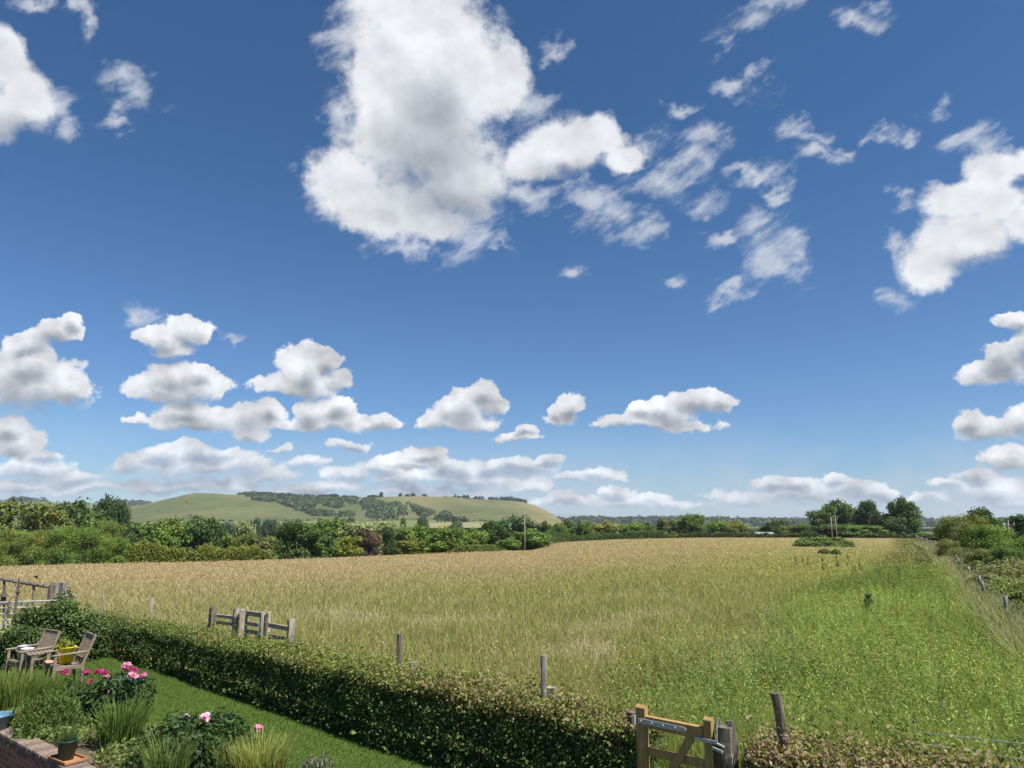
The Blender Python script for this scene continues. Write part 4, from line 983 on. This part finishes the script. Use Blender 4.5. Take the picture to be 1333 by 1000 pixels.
gl = at_z(835, 917, 1.15); gr_ = at_z(922, 933, 1.15)
sgl, tgl = garden(gl.x, gl.y); sgr, tgr = garden(gr_.x, gr_.y)
print('gate', sgl, tgl, sgr, tgr, (gl - gr_).length)
hedge(-13.6, sgl - .06, .88, .68, 290000, .041, 'clipped green hedge between the lawn and the meadow, left of the wooden gate', .12)
hedge(sgr + .32, sgr + 2.4, .86, .9, 90000, .042, 'hedge with reddish young tips on the right of the wooden gate', .30)

# shrub at the hedge's left end
bramble('rose_shrub', 0, 0, 2.3, 2.0, 1.36, 15000, .075, (.085, .13, .042), 'bushy green shrub behind the wooden chairs at the left end of the hedge', loc=tuple(at_z(62, 862, 0)))
# plants at the foot of the hedge
n = 900; s_ = np.concatenate([R.normal(c, .10, 16) for c in (-9.6, -9.2, -5.2, -4.1, -2.9, -2.6, -2.1, -1.2, -.7, -6.6, .1)]); n = len(s_); t_ = R.normal(.10, .07, n) - .068 * np.minimum(s_, 0)
xy = O0 + s_[:, None] * U + t_[:, None] * NV
o = link('hedge_foot_weeds', leaf_mesh('hedge_foot_weeds', np.concatenate([xy, R.uniform(.02, .2, (n, 1))], 1), .085 * R.uniform(.6, 1.4, n), .06, np.array([.17, .22, .06]) * R.uniform(.6, 1.3, (n, 1)), up=1.0), M['leaf']); tag(o, kind='stuff')

# ------------------------------------------------------------------ wooden gate
ang = math.atan2(gr_.y - gl.y, gr_.x - gl.x); gwid = math.hypot(gr_.y - gl.y, gr_.x - gl.x)
gt_ = empty('garden_gate', (gl.x, gl.y, 0), ang, label='new orange brown timber garden gate with grey steel strap hinge', cat='gate')
w_ = gwid
def stile(x, wd, h):
    mb = MB(); mb.box((x, 0, h / 2 + .03), (wd, .07, h - .06), None, .004)
    e = MB()
    vs = [mb.bm.verts.new(v) for v in [(x - wd / 2, -.035, h), (x + wd / 2, -.035, h), (x + wd / 2, .035, h), (x - wd / 2, .035, h), (x - wd / 2, 0, h + .03), (x + wd / 2, 0, h + .03)]]
    for f_ in ((0, 1, 5, 4), (3, 4, 5, 2), (0, 4, 3), (1, 2, 5), (0, 3, 2, 1)): mb.bm.faces.new([vs[i] for i in f_])
    mb.build('stile', M['newwood'], gt_)
stile(.0, .115, 1.12); stile(w_, .085, 1.12)
ztop = .99
mb = MB(); mb.box((w_ / 2, 0, ztop), (w_ - .102, .06, .115), None, .004); mb.build('top_rail', M['newwood'], gt_)
for zr in (.70, .44, .18):
    mb = MB(); mb.box((w_ / 2, .012, zr), (w_ - .104, .024, .085), None, .003); mb.build('rail', M['newwood'], gt_)
mb = MB(); mb.bar((w_ - .19, -.015, ztop - .06), (.10, -.015, .20), .024, .085, .003, roll=(0, 1, 0)); mb.build('brace', M['newwood'], gt_)
mb = MB(); mb.box((.235, -.0405, ztop + .005), (.52, .008, .052), None, .002); mb.box((.51, -.0405, ztop + .005), (.037, .007, .037), Matrix.Rotation(math.pi / 4, 3, 'Y'), .001)
mb.tube([(-.06, -.05, ztop - .04), (-.06, -.05, ztop + .05)], .014, 8); hg = mb.build('strap_hinge', M['steel'], gt_)
for x in (.0, .13, .26, .40):
    mb = MB(); mb.lathe([(.014, 0), (.012, .006), (.001, .009)], (0, 0, 0), 8, True); b_ = mb.build('bolt', M['steel'], hg); b_.rotation_euler = (math.pi / 2, 0, 0); b_.location = (x + .01, -.045, ztop + .005)
mb = MB(); mb.box((w_ - .02, -.041, ztop - .055), (.24, .012, .034), None, .002); mb.bar((w_ + .08, -.045, ztop - .055), (w_ + .18, -.06, ztop - .075), .02, .02); mb.tube([(w_ + .10, -.05, ztop - .06), (w_ + .11, -.06, ztop + .08), (w_ + .12, -.05, ztop + .16)], .009, 6)
mb.bar((w_ + .05, -.06, ztop - .10), (w_ + .17, -.075, ztop - .12), .015, .03); mb.build('latch', M['steel'], gt_)
def wood_post(name, top_px, r, Y=None, zt=None, base=None, mat='oldwood', label='', cat='post', group=None, lean=(0, 0), sq=False, cleft=0):
    """post whose top is seen at a pixel; zt its top height, or Y its depth"""
    p1 = at_z(*top_px, zt) if zt is not None else at_Y(*top_px, Y)
    z0 = ground_z(p1.x, p1.y) if p1.y > 14 else 0.0
    h = p1.z - z0
    if sq:
        mb = MB(); mb.box((lean[0] / 2, lean[1] / 2, h / 2 - .1), (2 * r, 2 * r, h + .2), Matrix.Rotation(random.uniform(-.5, .5), 3, 'Z'), .008)
    else:
        mb = MB(); K = 9
        pts = [(lean[0] * (k / K - 1) + random.uniform(-.008, .008) * r / .05, lean[1] * (k / K - 1) + random.uniform(-.008, .008), -.15 + (h + .15) * k / K) for k in range(K + 1)]
        mb.tube(pts, [r * (1.1 - .12 * k / K) * random.uniform(.93, 1.06) for k in range(K + 1)], 11, .16)
        if cleft:
            for k in range(cleft):
                a = random.uniform(0, 6.28); rr_ = r * .75
                mb.tube([(lean[0] * .0 + math.cos(a) * rr_, math.sin(a) * rr_, h * .45), (math.cos(a) * rr_ * 1.15, math.sin(a) * rr_ * 1.15, h * .8), (math.cos(a) * rr_, math.sin(a) * rr_, h + random.uniform(.0, .06))], [r * .35, r * .4, r * .2], 6, .25)
    o = mb.build(name, M[mat]); o.location = (p1.x, p1.y, z0)
    return tag(o, label, cat, group)
random.seed(3)
wood_post('gate_post', (944, 945), .085, zt=1.08, mat='darkwood', label='thick gnarled old post beside the latch of the new gate', cat='gate post', cleft=6)
pg = gw(sgl - .20, tgl + .16); mb = MB(); mb.tube([(pg.x, pg.y, -.2), (pg.x + .01, pg.y, .6), (pg.x, pg.y, 1.02)], [.07, .065, .06], 10, .12); tag(mb.build('gate_post', M['darkwood']), 'dark post hidden in the hedge at the hinge side of the gate', 'gate post')

# posts of the old fence just behind the hedge
GO = 'old posts standing just behind the hedge'
wood_post('fence_post', (520.5, 825), .048, zt=1.32, mat='darkwood', label='dark weathered post rising behind the middle of the hedge', cat='fence post', group=GO, lean=(0.02, 0))
wood_post('stump_post', (537, 862), .062, zt=.98, mat='oldwood', label='short sawn post just right of the dark weathered post behind the hedge', cat='fence post', group=GO)
wood_post('fence_post', (707.5, 853), .038, zt=1.42, mat='greywood', label='tall slim grey post behind the hedge, beside a short stump', cat='fence post', group=GO)
wood_post('stump_post', (717.5, 894), .055, zt=1.02, mat='oldwood', label='short grey sawn post leaning on the tall slim grey post', cat='fence post', group=GO, sq=True)
wood_post('fence_post', (1010, 902), .047, zt=1.40, mat='darkwood', label='leaning brown post in the grass right of the gate', cat='fence post', group=GO, lean=(-.16, 0))
wood_post('fence_post', (198, 778), .045, zt=1.28, mat='oldwood', label='pale grey post behind the left part of the hedge, standing alone', cat='fence post', group=GO)
wood_post('fence_post', (135, 770), .018, zt=1.36, mat='oldwood', label='thin pale stake behind the hedge near the left fence rails', cat='fence post', group=GO)
# wire strands at the bottom right, running on from the leaning post
for (a, b_, lab) in [((1190, 953), (1420, 978), 'uppermost wire strand in the bottom right corner'), ((1180, 966), (1420, 1002), 'middle wire strand in the bottom right corner'), ((1190, 979), (1420, 1014), 'lowest wire strand in the bottom right corner')]:
    Pa, Pb = at_Y(*a, 7.6), at_Y(*b_, 6.4)
    mb = MB(); mb.tube([Pa.lerp(Pb, k / 6) for k in range(7)], .0045, 5); tag(mb.build('fence_wire', M['steel']), lab, 'fence wire', 'wire strands at the bottom right')

# ------------------------------------------------------------------ old rail fence behind the hedge (stile)
random.seed(12)
YS = lambda px: 16.9 - (px - 278) * (16.9 - 14.3) / (380 - 278)
def rail_bar(name, a, b_, w, h, mat, label, cat='rail', group='rails of the old broken fence'):
    Pa, Pb = at_Y(*a, YS(a[0])), at_Y(*b_, YS(b_[0]))
    mb = MB(); mb.bar(Pa, Pb, w, h, .006); o = mb.build(name, M[mat], origin=(Pa + Pb) / 2); o.location = (Pa + Pb) / 2
    return tag(o, label, cat, group)
GS = 'stout posts of the old broken fence'
wood_post('fence_post', (278.5, 791), .085, Y=YS(278), mat='darkwood', label='dark broken topped post, left end of the old fence behind the hedge', cat='fence post', group=GS, lean=(.09, 0), cleft=3)
wood_post('fence_post', (308.5, 792.5), .070, Y=YS(308), mat='oldwood', label='pale split post, second from the left end of the old fence', cat='fence post', group=GS, cleft=2)
wood_post('fence_post', (316, 793), .050, Y=YS(316) + .1, mat='rail', label='brown slim post touching the right side of the pale split post', cat='fence post', group=GS, sq=True)
wood_post('fence_post', (322, 791), .026, Y=YS(322), mat='rail', label='narrow upright batten where the short top rail starts', cat='fence post', group=GS, sq=True)
wood_post('fence_post', (343, 797), .068, Y=YS(343), mat='oldwood', label='thick grey post with a pale split, second from the right end of the old fence', cat='fence post', group=GS, cleft=3)
wood_post('fence_post', (349.5, 796.5), .040, Y=YS(350) + .12, mat='rail', label='light topped narrow post behind the thick grey post', cat='fence post', group=GS, sq=True)
wood_post('fence_post', (380, 806), .082, Y=YS(380), mat='oldwood', label='thick silver grey post, right end of the old fence behind the hedge', cat='fence post', group=GS)
rail_bar('fence_rail', (283, 801.5), (304, 804), .04, .07, 'rail', 'upper rail at the left end of the old fence')
rail_bar('fence_rail', (283, 810), (304, 813), .04, .07, 'rail', 'lower rail at the left end of the old fence')
rail_bar('fence_rail', (321, 798), (340, 800.5), .05, .10, 'rail', 'short pale top rail in the middle of the old fence')
rail_bar('fence_rail', (320, 811), (339, 814.5), .04, .07, 'rail', 'middle rail between the two central posts of the old fence')
rail_bar('fence_rail', (320, 821.5), (339, 824.5), .04, .09, 'rail', 'bottom rail between the two central posts of the old fence')
rail_bar('fence_rail', (350, 813.6), (376, 818.5), .04, .09, 'rail', 'upper rail at the right end of the old fence')
rail_bar('fence_rail', (350, 828), (376, 832), .04, .08, 'rail', 'lower rail at the right end of the old fence')

# ------------------------------------------------------------------ left corner: rail, posts, metal gate, feeder
YL = 18.6
fr = empty('rail_fence', at_Y(30, 800, YL), label='weathered dark rail on thin uprights at the left edge', cat='fence'); fo = fr.location.copy(); fo.z = ground_z(fo.x, fo.y); fr.location = fo
mb = MB(); mb.tube([at_Y(-30, 748, YL), at_Y(0, 753.5, YL), at_Y(30, 758.5, YL), at_Y(66, 764.5, YL)], [.05, .045, .05, .045], 9, .12); mb.build('rail', M['darkwood'], fr, origin=fo)
for px, y0, y1 in ((5.4, 755, 800), (44, 761, 800)):
    mb = MB(); mb.tube([at_Y(px, y0, YL + .02), at_Y(px - .3, y1, YL + .02), at_Y(px - .5, 820, YL + .02)], .032, 8, .1); mb.build('upright', M['darkwood'], fr, origin=fo)
ip = empty('feeder_pole', at_z(17, 838, 0), label='dark iron pole leaning beside the left rail, with a curled top', cat='pole'); io = ip.location.copy()
mb = MB(); mb.tube([at_Y(14.5, 832, YL - 1.0), at_Y(17.5, 810, YL - .9), at_Y(24, 766, YL - .5), at_Y(25, 752, YL - .45)], [.028, .028, .026, .012], 8, .05); mb.build('shaft', M['iron'], ip, origin=io)
mb = MB(); c0 = at_Y(24.2, 760, YL - .5)
for s in (-1, 1): mb.tube([c0 + Vector((.0, 0, -.12)), c0 + Vector((.07 * s, 0, -.05)), c0 + Vector((.10 * s, 0, .04)), c0 + Vector((.05 * s, 0, .07))], .010, 6)
mb.tube([at_Y(20, 771, YL - .6), at_Y(27, 771.5, YL - .6)], .016, 6); mb.build('hook', M['iron'], ip, origin=io)
bf = empty('bird_feeder', at_Y(4.2, 781, YL - .1), label='dark lantern shaped bird feeder hanging at the left edge', cat='bird feeder')
mb = MB(); mb.lathe([(.001, .17), (.03, .16), (.115, .09), (.12, .08), (.001, .08)], seg=12); mb.build('roof', M['iron'], bf)
mb = MB(); mb.lathe([(.055, .08), (.06, -.08), (.001, -.081)], seg=12); mb.build('seed_tube', M['iron'], bf)
mb = MB(); mb.lathe([(.001, -.081), (.10, -.085), (.105, -.11), (.001, -.115)], seg=12); mb.tube([(0, 0, .16), (0, 0, .32)], .008, 5); mb.build('tray', M['iron'], bf)
random.seed(21)
wood_post('gate_post', (67.8, 761.5), .075, Y=YL - .1, mat='darkwood', label='dark round topped post where the left rail ends', cat='gate post')
wood_post('gate_post', (72, 757), .075, Y=YL + .35, mat='oldwood', label='pale square post close behind the dark round topped post', cat='gate post', sq=True)
wood_post('gate_post', (83, 758), .080, Y=YL - .1, mat='greywood', label='pale square post with a dark side at the end of the metal gate', cat='gate post', sq=True)
mb = MB(); Pa, Pb = at_Y(82, 768.5, YL), at_Y(101, 777.5, YL); mb.bar(Pa, Pb, .04, .05); o = mb.build('brace_rail', M['oldwood'], origin=Pa); o.location = Pa; tag(o, 'short sloping rail running down from the pale square post', 'rail')
mg = empty('metal_gate', at_Y(40, 800, YL - .25), label='pale barred metal field gate behind the green shrub', cat='gate'); mo = mg.location.copy(); mo.z = ground_z(mo.x, mo.y); mg.location = mo
for y0, y1, t in ((785.5, 781.5, 0), (792, 790, 0), (800, 797.5, 0), (808, 805, 0), (816, 812, 0)):
    mb = MB(); mb.tube([at_Y(-40, y0 + .5, YL - .25), at_Y(85, y1, YL - .25)], .022, 8); mb.build('bar', M['palemetal'], mg, origin=mo)
for px in (-38, 10, 28, 36, 74, 84):
    mb = MB(); mb.tube([at_Y(px, 784 - px * .02, YL - .22), at_Y(px, 818, YL - .22)], .020, 8); mb.build('upright', M['palemetal'], mg, origin=mo)
# flying bird
bd = at_Y(46.5, 751.3, 20.5)
V_ = MB(); V_.tube([(-.13, 0, .05), (-.07, 0, .03), (0, 0, 0), (.07, 0, -.03), (.12, 0, -.06), (.20, 0, -.10)], [.008, .035, .048, .04, .02, .012], 8)
bo = V_.build('bird', M['birdmat'], smooth=True); bo.location = bd; bo.scale = (.5, .5, .5); bo.rotation_euler = (0, .3, .5); tag(bo, 'small black bird in flight above the left rail', 'bird')
for s in (-1, 1):
    mb = MB(); vs = [mb.bm.verts.new(v) for v in [(-.05, .02 * s, .02), (.06, .02 * s, -.01), (.10, .17 * s, .06), (.02, .15 * s, .09), (.03, .03 * s, .03)]]
    mb.bm.faces.new((vs[0], vs[1], vs[2], vs[3])); mb.bm.faces.new((vs[0], vs[3], vs[2], vs[4])); mb.build('wing', M['birdmat'], bo)

# ------------------------------------------------------------------ wooden garden chairs
def chair(label, loc, rz, sc=1.0):
    t = empty('garden_chair', loc, rz, label=label, cat='chair', group='wooden garden chairs'); t.scale = (sc, sc, sc)
    T = M['teak']; w = .29
    for sx_ in (-1, 1):
        mb = MB(); mb.bar((w * sx_, -.27, 0), (w * sx_, -.27, .62), .05, .05, .005); mb.build('leg', T, t)
        mb = MB(); mb.bar((w * sx_, .21, 0), (w * sx_, .19, .44), .05, .045, .005); mb.bar((w * sx_, .19, .42), (w * sx_, .36, .93), .05, .045, .005); mb.build('leg', T, t)
        mb = MB(); mb.box((w * sx_, -.04, .635), (.075, .58, .028), Matrix.Rotation(.05, 3, 'X'), .008); mb.build('armrest', T, t)
    mb = MB()
    for i in range(7): mb.box((0, -.245 + i * .07, .425 - .006 * i), (.56, .058, .02), None, .004)
    mb.box((0, -.27, .385), (.53, .025, .065), None, .003); mb.box((0, .19, .38), (.53, .025, .065), None, .003)
    for sx_ in (-1, 1): mb.box((w * sx_, -.04, .385), (.025, .43, .065), None, .003)
    mb.build('seat', T, t)
    mb = MB()
    f = lambda z: .19 + (z - .42) / (.93 - .42) * .17
    mb.bar((-w, f(.90), .90), (w, f(.90), .90), .03, .075, .006); mb.bar((-w, f(.50), .50), (w, f(.50), .50), .025, .055, .004)
    for i in range(9):
        x = -.225 + i * .056; mb.bar((x, f(.50), .50), (x, f(.89), .89), .036, .014, .003)
    mb.build('backrest', T, t)
    return t
def chair_at(px, py, zb, th_):
    p1 = at_z(px, py, zb); f = Vector((math.sin(th_), -math.cos(th_)))
    return (p1.x + f.x * .33, p1.y + f.y * .33, .012)
th1, th2 = math.radians(-34), math.radians(-46)
la, lb_ = chair_at(66, 827.5, .84, th1), chair_at(116, 832, .84, th2)
ch1 = chair('slatted wooden garden chair holding two buckets, left of the other chair', la, th1, 1.0)
ch2 = chair('slatted wooden garden chair with a yellow bucket on its seat', lb_, th2, 1.0)
mid = (Vector(la) + Vector(lb_)) / 2 + Vector((-.12, -.05, 0))
tb = empty('tray_table', mid, math.radians(-47), label='small wooden tray table between the two garden chairs', cat='table')
mb = MB()
for i in range(6): mb.box((0, -.22 + i * .075, .60), (.48, .066, .02), None, .004)
mb.build('table_top', M['teak'], tb)
for sx_ in (-1, 1):
    for sy_ in (-1, 1):
        mb = MB(); mb.bar((.2 * sx_, .17 * sy_, 0), (.2 * sx_, .17 * sy_, .59), .045, .045, .004); mb.build('leg', M['teak'], tb)
def local_of(ch, v): return Matrix.Translation(ch.location) @ Matrix.Rotation(ch.rotation_euler.z, 4, 'Z') @ (Vector(v) * 1.0)
def bucket(name, p, r0, r1, h, mat, label, cat='bucket', handle=True):
    t = empty(name, p, .4, label=label, cat=cat)
    mb = MB(); mb.lathe([(.001, .002), (r0, .0), (r1, h), (r1 + .008, h + .004), (r1 + .006, h + .012), (r1 - .006, h + .01), (r1 - .008, h - .01), (r0 - .008, .012), (.001, .012)], seg=24); mb.build('body', mat, t, smooth=True)
    if handle:
        mb = MB(); mb.tube([(r1 * math.cos(a), .012, h - .01 - .75 * r1 * math.sin(a)) for a in np.linspace(0, math.pi, 11)], .004, 6)
        o = mb.build('handle', M['steel'], t); o.location = (0, -r1 * .98, 0)
    return t
zs = .437 * .93 + .012
bucket('bucket', local_of(ch1, (-.12, -.08, .438)), .085, .115, .23, M['steel'], 'galvanised grey bucket on the left chair')
bucket('bucket', local_of(ch1, (.13, -.12, .438)), .08, .105, .21, M['white'], 'whitish bucket right of the galvanised one on the left chair')
yb = bucket('bucket', local_of(ch2, (.02, -.03, .438)), .115, .15, .28, M['yellow'], 'bright yellow bucket with a leafy plant on the right chair')
n = 320; q = unit(R.normal(size=(n, 3))); q[:, 2] = np.abs(q[:, 2])
o = link('potted_plant', leaf_mesh('potted_plant', q * np.array([.17, .17, .15]) * R.uniform(.5, 1, (n, 1)) + np.array([-.06, 0, 0]), .075, .04, np.array([.20, .235, .05]) * R.uniform(.6, 1.4, (n, 1)), up=.5), M['leaf'], None, yb.location + Vector((0, 0, .27)))
tag(o, 'yellow green plant growing in the yellow bucket', 'plant')
mb = MB(); mb.box((0, 0, .03), (.36, .2, .055), None, .02); o = mb.build('cushion', M['cushion'], smooth=True); o.location = local_of(ch2, (-.10, -.17, .438)); o.rotation_euler = (0, 0, th2 + math.pi / 2); tag(o, 'salmon pink cushion on the front of the right chair seat', 'cushion')

# ------------------------------------------------------------------ flower bed
def grass_clump(name, loc, n, h, r, w, cb, ct, label, cat='plant', spread=.75, group=None):
    a = R.uniform(0, 6.28, n); rr_ = r * np.sqrt(R.random(n)) * .45
    P = np.stack([np.cos(a) * rr_, np.sin(a) * rr_, np.zeros(n)], 1)
    lean = np.stack([np.cos(a), np.sin(a), 0 * a], 1) * R.uniform(.1, spread, (n, 1)) + R.normal(0, .12, (n, 3)) * np.array([1, 1, 0])
    H = h * R.uniform(.6, 1.1, n)
    o = link(name, quad_mesh(name, *blade_arrays(P, H, w * R.uniform(.7, 1.3, n), lean, np.array(cb) * R.uniform(.7, 1.3, (n, 1)), np.array(ct) * R.uniform(.75, 1.25, (n, 1)))), M['grass'], None, loc)
    return tag(o, label, cat, group)
def bloom_mesh(name, r, n, c, seed):
    rg = np.random.default_rng(seed); q = rg.normal(size=(n, 3)); q /= np.linalg.norm(q, axis=1, keepdims=True); q[:, 2] = np.abs(q[:, 2]) * .9
    P = q * r * .62 * rg.uniform(.5, 1, (n, 1)); C = np.array(c) * rg.uniform(.75, 1.25, (n, 1))
    return leaf_mesh(name, P, r * .85, r * .75, np.clip(C, 0, .95), up=.2, nrm=q * 1.3, fold=.16)
BL = {'mag': bloom_mesh('bloom', .075, 46, (.44, .06, .19), 1), 'pink': bloom_mesh('bloom', .085, 52, (.62, .24, .38), 2), 'pale': bloom_mesh('bloom', .085, 52, (.78, .48, .60), 3)}
def peony(px, py, wx, h, n, blooms, label, leaf=.10, col=(.040, .075, .026)):
    p0 = at_z(px, py, 0)
    t = empty('peony', p0, label=label, cat='flower plant', group='peony plants in the flower bed')
    q = unit(R.normal(size=(n, 3))); q[:, 2] = np.abs(q[:, 2]); lob = .72 + .5 * vnoise(q[:, 0] * 2.5 + px, q[:, 1] * 2.5 + q[:, 2] * 2, 1, 14)[:, None]
    P = q * R.uniform(.45, 1, (n, 1)) ** .6 * lob * np.array([wx / 2, wx / 2, h]) + np.array([0, 0, .04])
    tan = q * np.array([1, 1, .2]) + np.array([0, 0, -.25])
    link('foliage', leaf_mesh('foliage', P, leaf * R.uniform(.7, 1.4, n), leaf * .36, np.array(col) * R.uniform(.6, 1.6, (n, 1)), up=.9, tan=tan, nrm=q * .3), M['leaf'], t)
    sm = MB()
    for bx, by, kind, sc in blooms:
        p1 = at_Y(bx, by, p0.y + random.uniform(-.25, .12)) - p0
        b_ = link('bloom', BL[kind], M['petal'], t, p1); b_.scale = (sc, sc, sc); b_.rotation_euler = (random.uniform(-.5, .2), random.uniform(-.4, .4), random.uniform(0, 6))
        sm.tube([(p1.x * .55, p1.y * .55, h * .4), (p1.x * .85, p1.y * .85, p1.z * .75), p1], [.006, .005, .004], 5)
    sm.build('stem', M['greenstem'], t)
    return t
M['greenstem'] = solid_mat('green_stem', (.06, .10, .03), (.09, .13, .04), 9, .6, .3, 0)
random.seed(5)
peony(140, 934, 1.30, .72, 2600, [(84, 875.5, 'mag', 1.15), (113, 876, 'mag', 1.1), (129, 875, 'mag', 1.1), (136, 877, 'mag', 1.05), (117, 888, 'mag', .9), (141, 884, 'pink', 1.15), (144, 903, 'pink', 1.0), (165, 868, 'pink', 1.15), (166.5, 872, 'mag', .9), (176, 873, 'mag', .95), (173, 881, 'pink', 1.25), (187, 880, 'pink', .95)],
      'large peony plant covered in magenta pink flowers near the chairs')
peony(255, 996, 1.45, .62, 2800, [(267, 935, 'pale', 1.15), (336, 949, 'pink', .9), (243, 933, 'pale', .55), (402, 993, 'pink', .75)], 'peony plant with few pale pink flowers at the lower middle of the bed')
grass_clump('iris_clump', at_z(155, 972, 0), 420, .62, .55, .016, (.075, .13, .03), (.13, .19, .045), 'fountain shaped clump of green strap leaves in front of the large peony')
grass_clump('daylily_clump', at_z(14, 925, 0), 700, .62, .9, .017, (.10, .15, .03), (.17, .21, .05), 'broad clump of upright yellow green leaves at the left edge before the chairs', spread=.45)
grass_clump('daylily_clump', at_z(52, 918, 0), 420, .5, .7, .016, (.10, .15, .03), (.16, .20, .05), 'lower clump of green strap leaves right of the broad left clump', spread=.5)
grass_clump('golden_grass', at_z(338, 1018, 0), 520, .52, .6, .013, (.16, .20, .04), (.30, .32, .09), 'pale yellow green ornamental grass at the bottom of the photo')
grass_clump('golden_grass', at_z(215, 1020, 0), 300, .55, .5, .012, (.11, .16, .035), (.17, .22, .06), 'loose green grass tuft in front of the pale flowered peony')
grass_clump('tufted_grass', at_z(300, 1010, 0), 200, .45, .4, .012, (.12, .16, .035), (.2, .24, .07), 'thin grass tuft between the peony and the pale ornamental grass')
def feathery(px, py, wx, h, n, col, label, leaf=.07, asp=.22):
    p0 = at_z(px, py, 0); q = unit(R.normal(size=(n, 3))); q[:, 2] = np.abs(q[:, 2])
    P = q * R.uniform(.3, 1, (n, 1)) ** .5 * (.7 + .5 * vnoise(q[:, 0] * 3 + px, q[:, 1] * 3, 1, 6)[:, None]) * np.array([wx / 2, wx / 2, h])
    tan = q * .6 + np.array([0, 0, .9])
    o = link('garden_plant', leaf_mesh('garden_plant', P, leaf * R.uniform(.7, 1.4, n), leaf * asp, np.array(col) * R.uniform(.65, 1.45, (n, 1)), up=.4, tan=tan), M['leaf'], None, p0)
    tag(o, label, 'plant', 'leafy plants in the flower bed')
feathery(62, 958, .95, .62, 4200, (.085, .13, .032), 'feathery green plant rising left of the strap leaved clump')
feathery(88, 938, .8, .60, 2600, (.075, .12, .03), 'fine leaved green plant between the feathery plant and the large peony')
feathery(28, 952, .6, .32, 1300, (.16, .19, .045), 'low yellow green plant spilling towards the blue pot', .07, .5)
feathery(40, 966, .55, .2, 1000, (.12, .17, .05), 'low pale leaved plant spreading over the wall coping', .08, .5)
feathery(165, 985, .7, .14, 700, (.16, .18, .06), 'low mat of yellowish leaves in front of the strap leaved clump', .06, .6)
feathery(195, 965, .45, .2, 500, (.15, .18, .055), 'small light green plant between the strap leaves and the pale peony', .06, .6)
feathery(410, 1012, .5, .25, 700, (.12, .14, .09), 'grey green low plant at the bottom edge by the lawn', .06, .3)
n = 16000; s_ = R.uniform(-9.5, 3, n); t_ = R.uniform(-2.72, -1.6, n); kk = fbm(s_ * 1.0, t_, 2.2, 31) > .44; s_, t_ = s_[kk], t_[kk]; n = len(s_)
xy = O0 + s_[:, None] * U + t_[:, None] * NV; hb = .03 + .22 * R.random(n) * vnoise(s_, t_, 3, 5)
o = link('bed_weeds', leaf_mesh('bed_weeds', np.concatenate([xy, hb[:, None]], 1), .055 * R.uniform(.6, 1.5, n), .03, np.array([.16, .20, .065]) * R.uniform(.5, 1.4, (n, 1)), up=.8), M['leaf']); tag(o, kind='stuff')
# pots
bucket('flower_pot', gw(*garden(*at_z(-4, 949, .1)[:2]), .097), .11, .20, .19, M['blueglaze'], 'blue glazed bowl pot on the wall at the left edge', 'pot', False)
gp = at_z(88, 988, .115)
tr = MB(); 
trp = empty('plant_tray', (gp.x, gp.y, .098), math.atan2(U[1], U[0]) + .08, label='shallow orange terracotta tray on the wall under the green pot', cat='tray')
mb = MB(); mb.box((0, 0, .008), (.46, .26, .012), None, .003); mb.build('base', M['terracotta'], trp)
mb = MB()
for sx_ in (-1, 1): mb.box((.226 * sx_, 0, .025), (.018, .27, .035), None, .004)
for sy_ in (-1, 1): mb.box((0, .127 * sy_, .0252), (.434, .018, .0345), None, .004)
mb.build('rim', M['terracotta'], trp)
bucket('flower_pot', (gp.x - .02, gp.y + .0, .114), .085, .115, .215, M['greenpot'], 'dark green plastic pot standing in the terracotta tray', 'pot', False)
grass_clump('potted_herb', (gp.x - .02, gp.y, .31), 90, .22, .2, .008, (.05, .08, .025), (.10, .14, .04), 'small sprouting plant in the dark green pot')
bp_ = at_z(157, 889, .30); 
t = empty('bird_bath', (bp_.x, bp_.y + .1, 0), label='bright blue glazed bowl behind the large peony', cat='bowl')
mb = MB(); mb.lathe([(.12, 0), (.13, .10), (.30, .27), (.34, .33), (.325, .335), (.28, .28), (.001, .24)], seg=28); mb.build('bowl', M['brightblue'], t, smooth=True)

# ------------------------------------------------------------------ haze
HAZE = True
if HAZE:
    m, nt2, out = newmat('haze'); vp = N(nt2, 'ShaderNodeVolumePrincipled')
    vp.inputs['Color'].default_value = (.80, .88, 1, 1); vp.inputs['Density'].default_value = .000075; vp.inputs['Anisotropy'].default_value = .1
    nt2.links.new(vp.outputs[0], out.inputs['Volume'])
    mb = MB(); mb.box((0, 0, 56), (9400, 9400, 136), None, 0); o = mb.build('haze', m); tag(o, kind='stuff')

# ------------------------------------------------------------------ render settings
S.render.engine = 'CYCLES'
cy = S.cycles
cy.max_bounces = 5; cy.diffuse_bounces = 2; cy.glossy_bounces = 2; cy.transmission_bounces = 3; cy.transparent_max_bounces = 4; cy.volume_bounces = 0
cy.caustics_reflective = cy.caustics_refractive = False
cy.use_denoising = True; cy.denoiser = 'OPENIMAGEDENOISE'; cy.denoising_input_passes = 'RGB_ALBEDO_NORMAL'; cy.denoising_prefilter = 'ACCURATE'
W.cycles.sampling_method = 'MANUAL'; W.cycles.sample_map_resolution = 512
S.view_settings.view_transform = 'Standard'; S.view_settings.look = 'None'; S.view_settings.exposure = .9; S.view_settings.gamma = 1
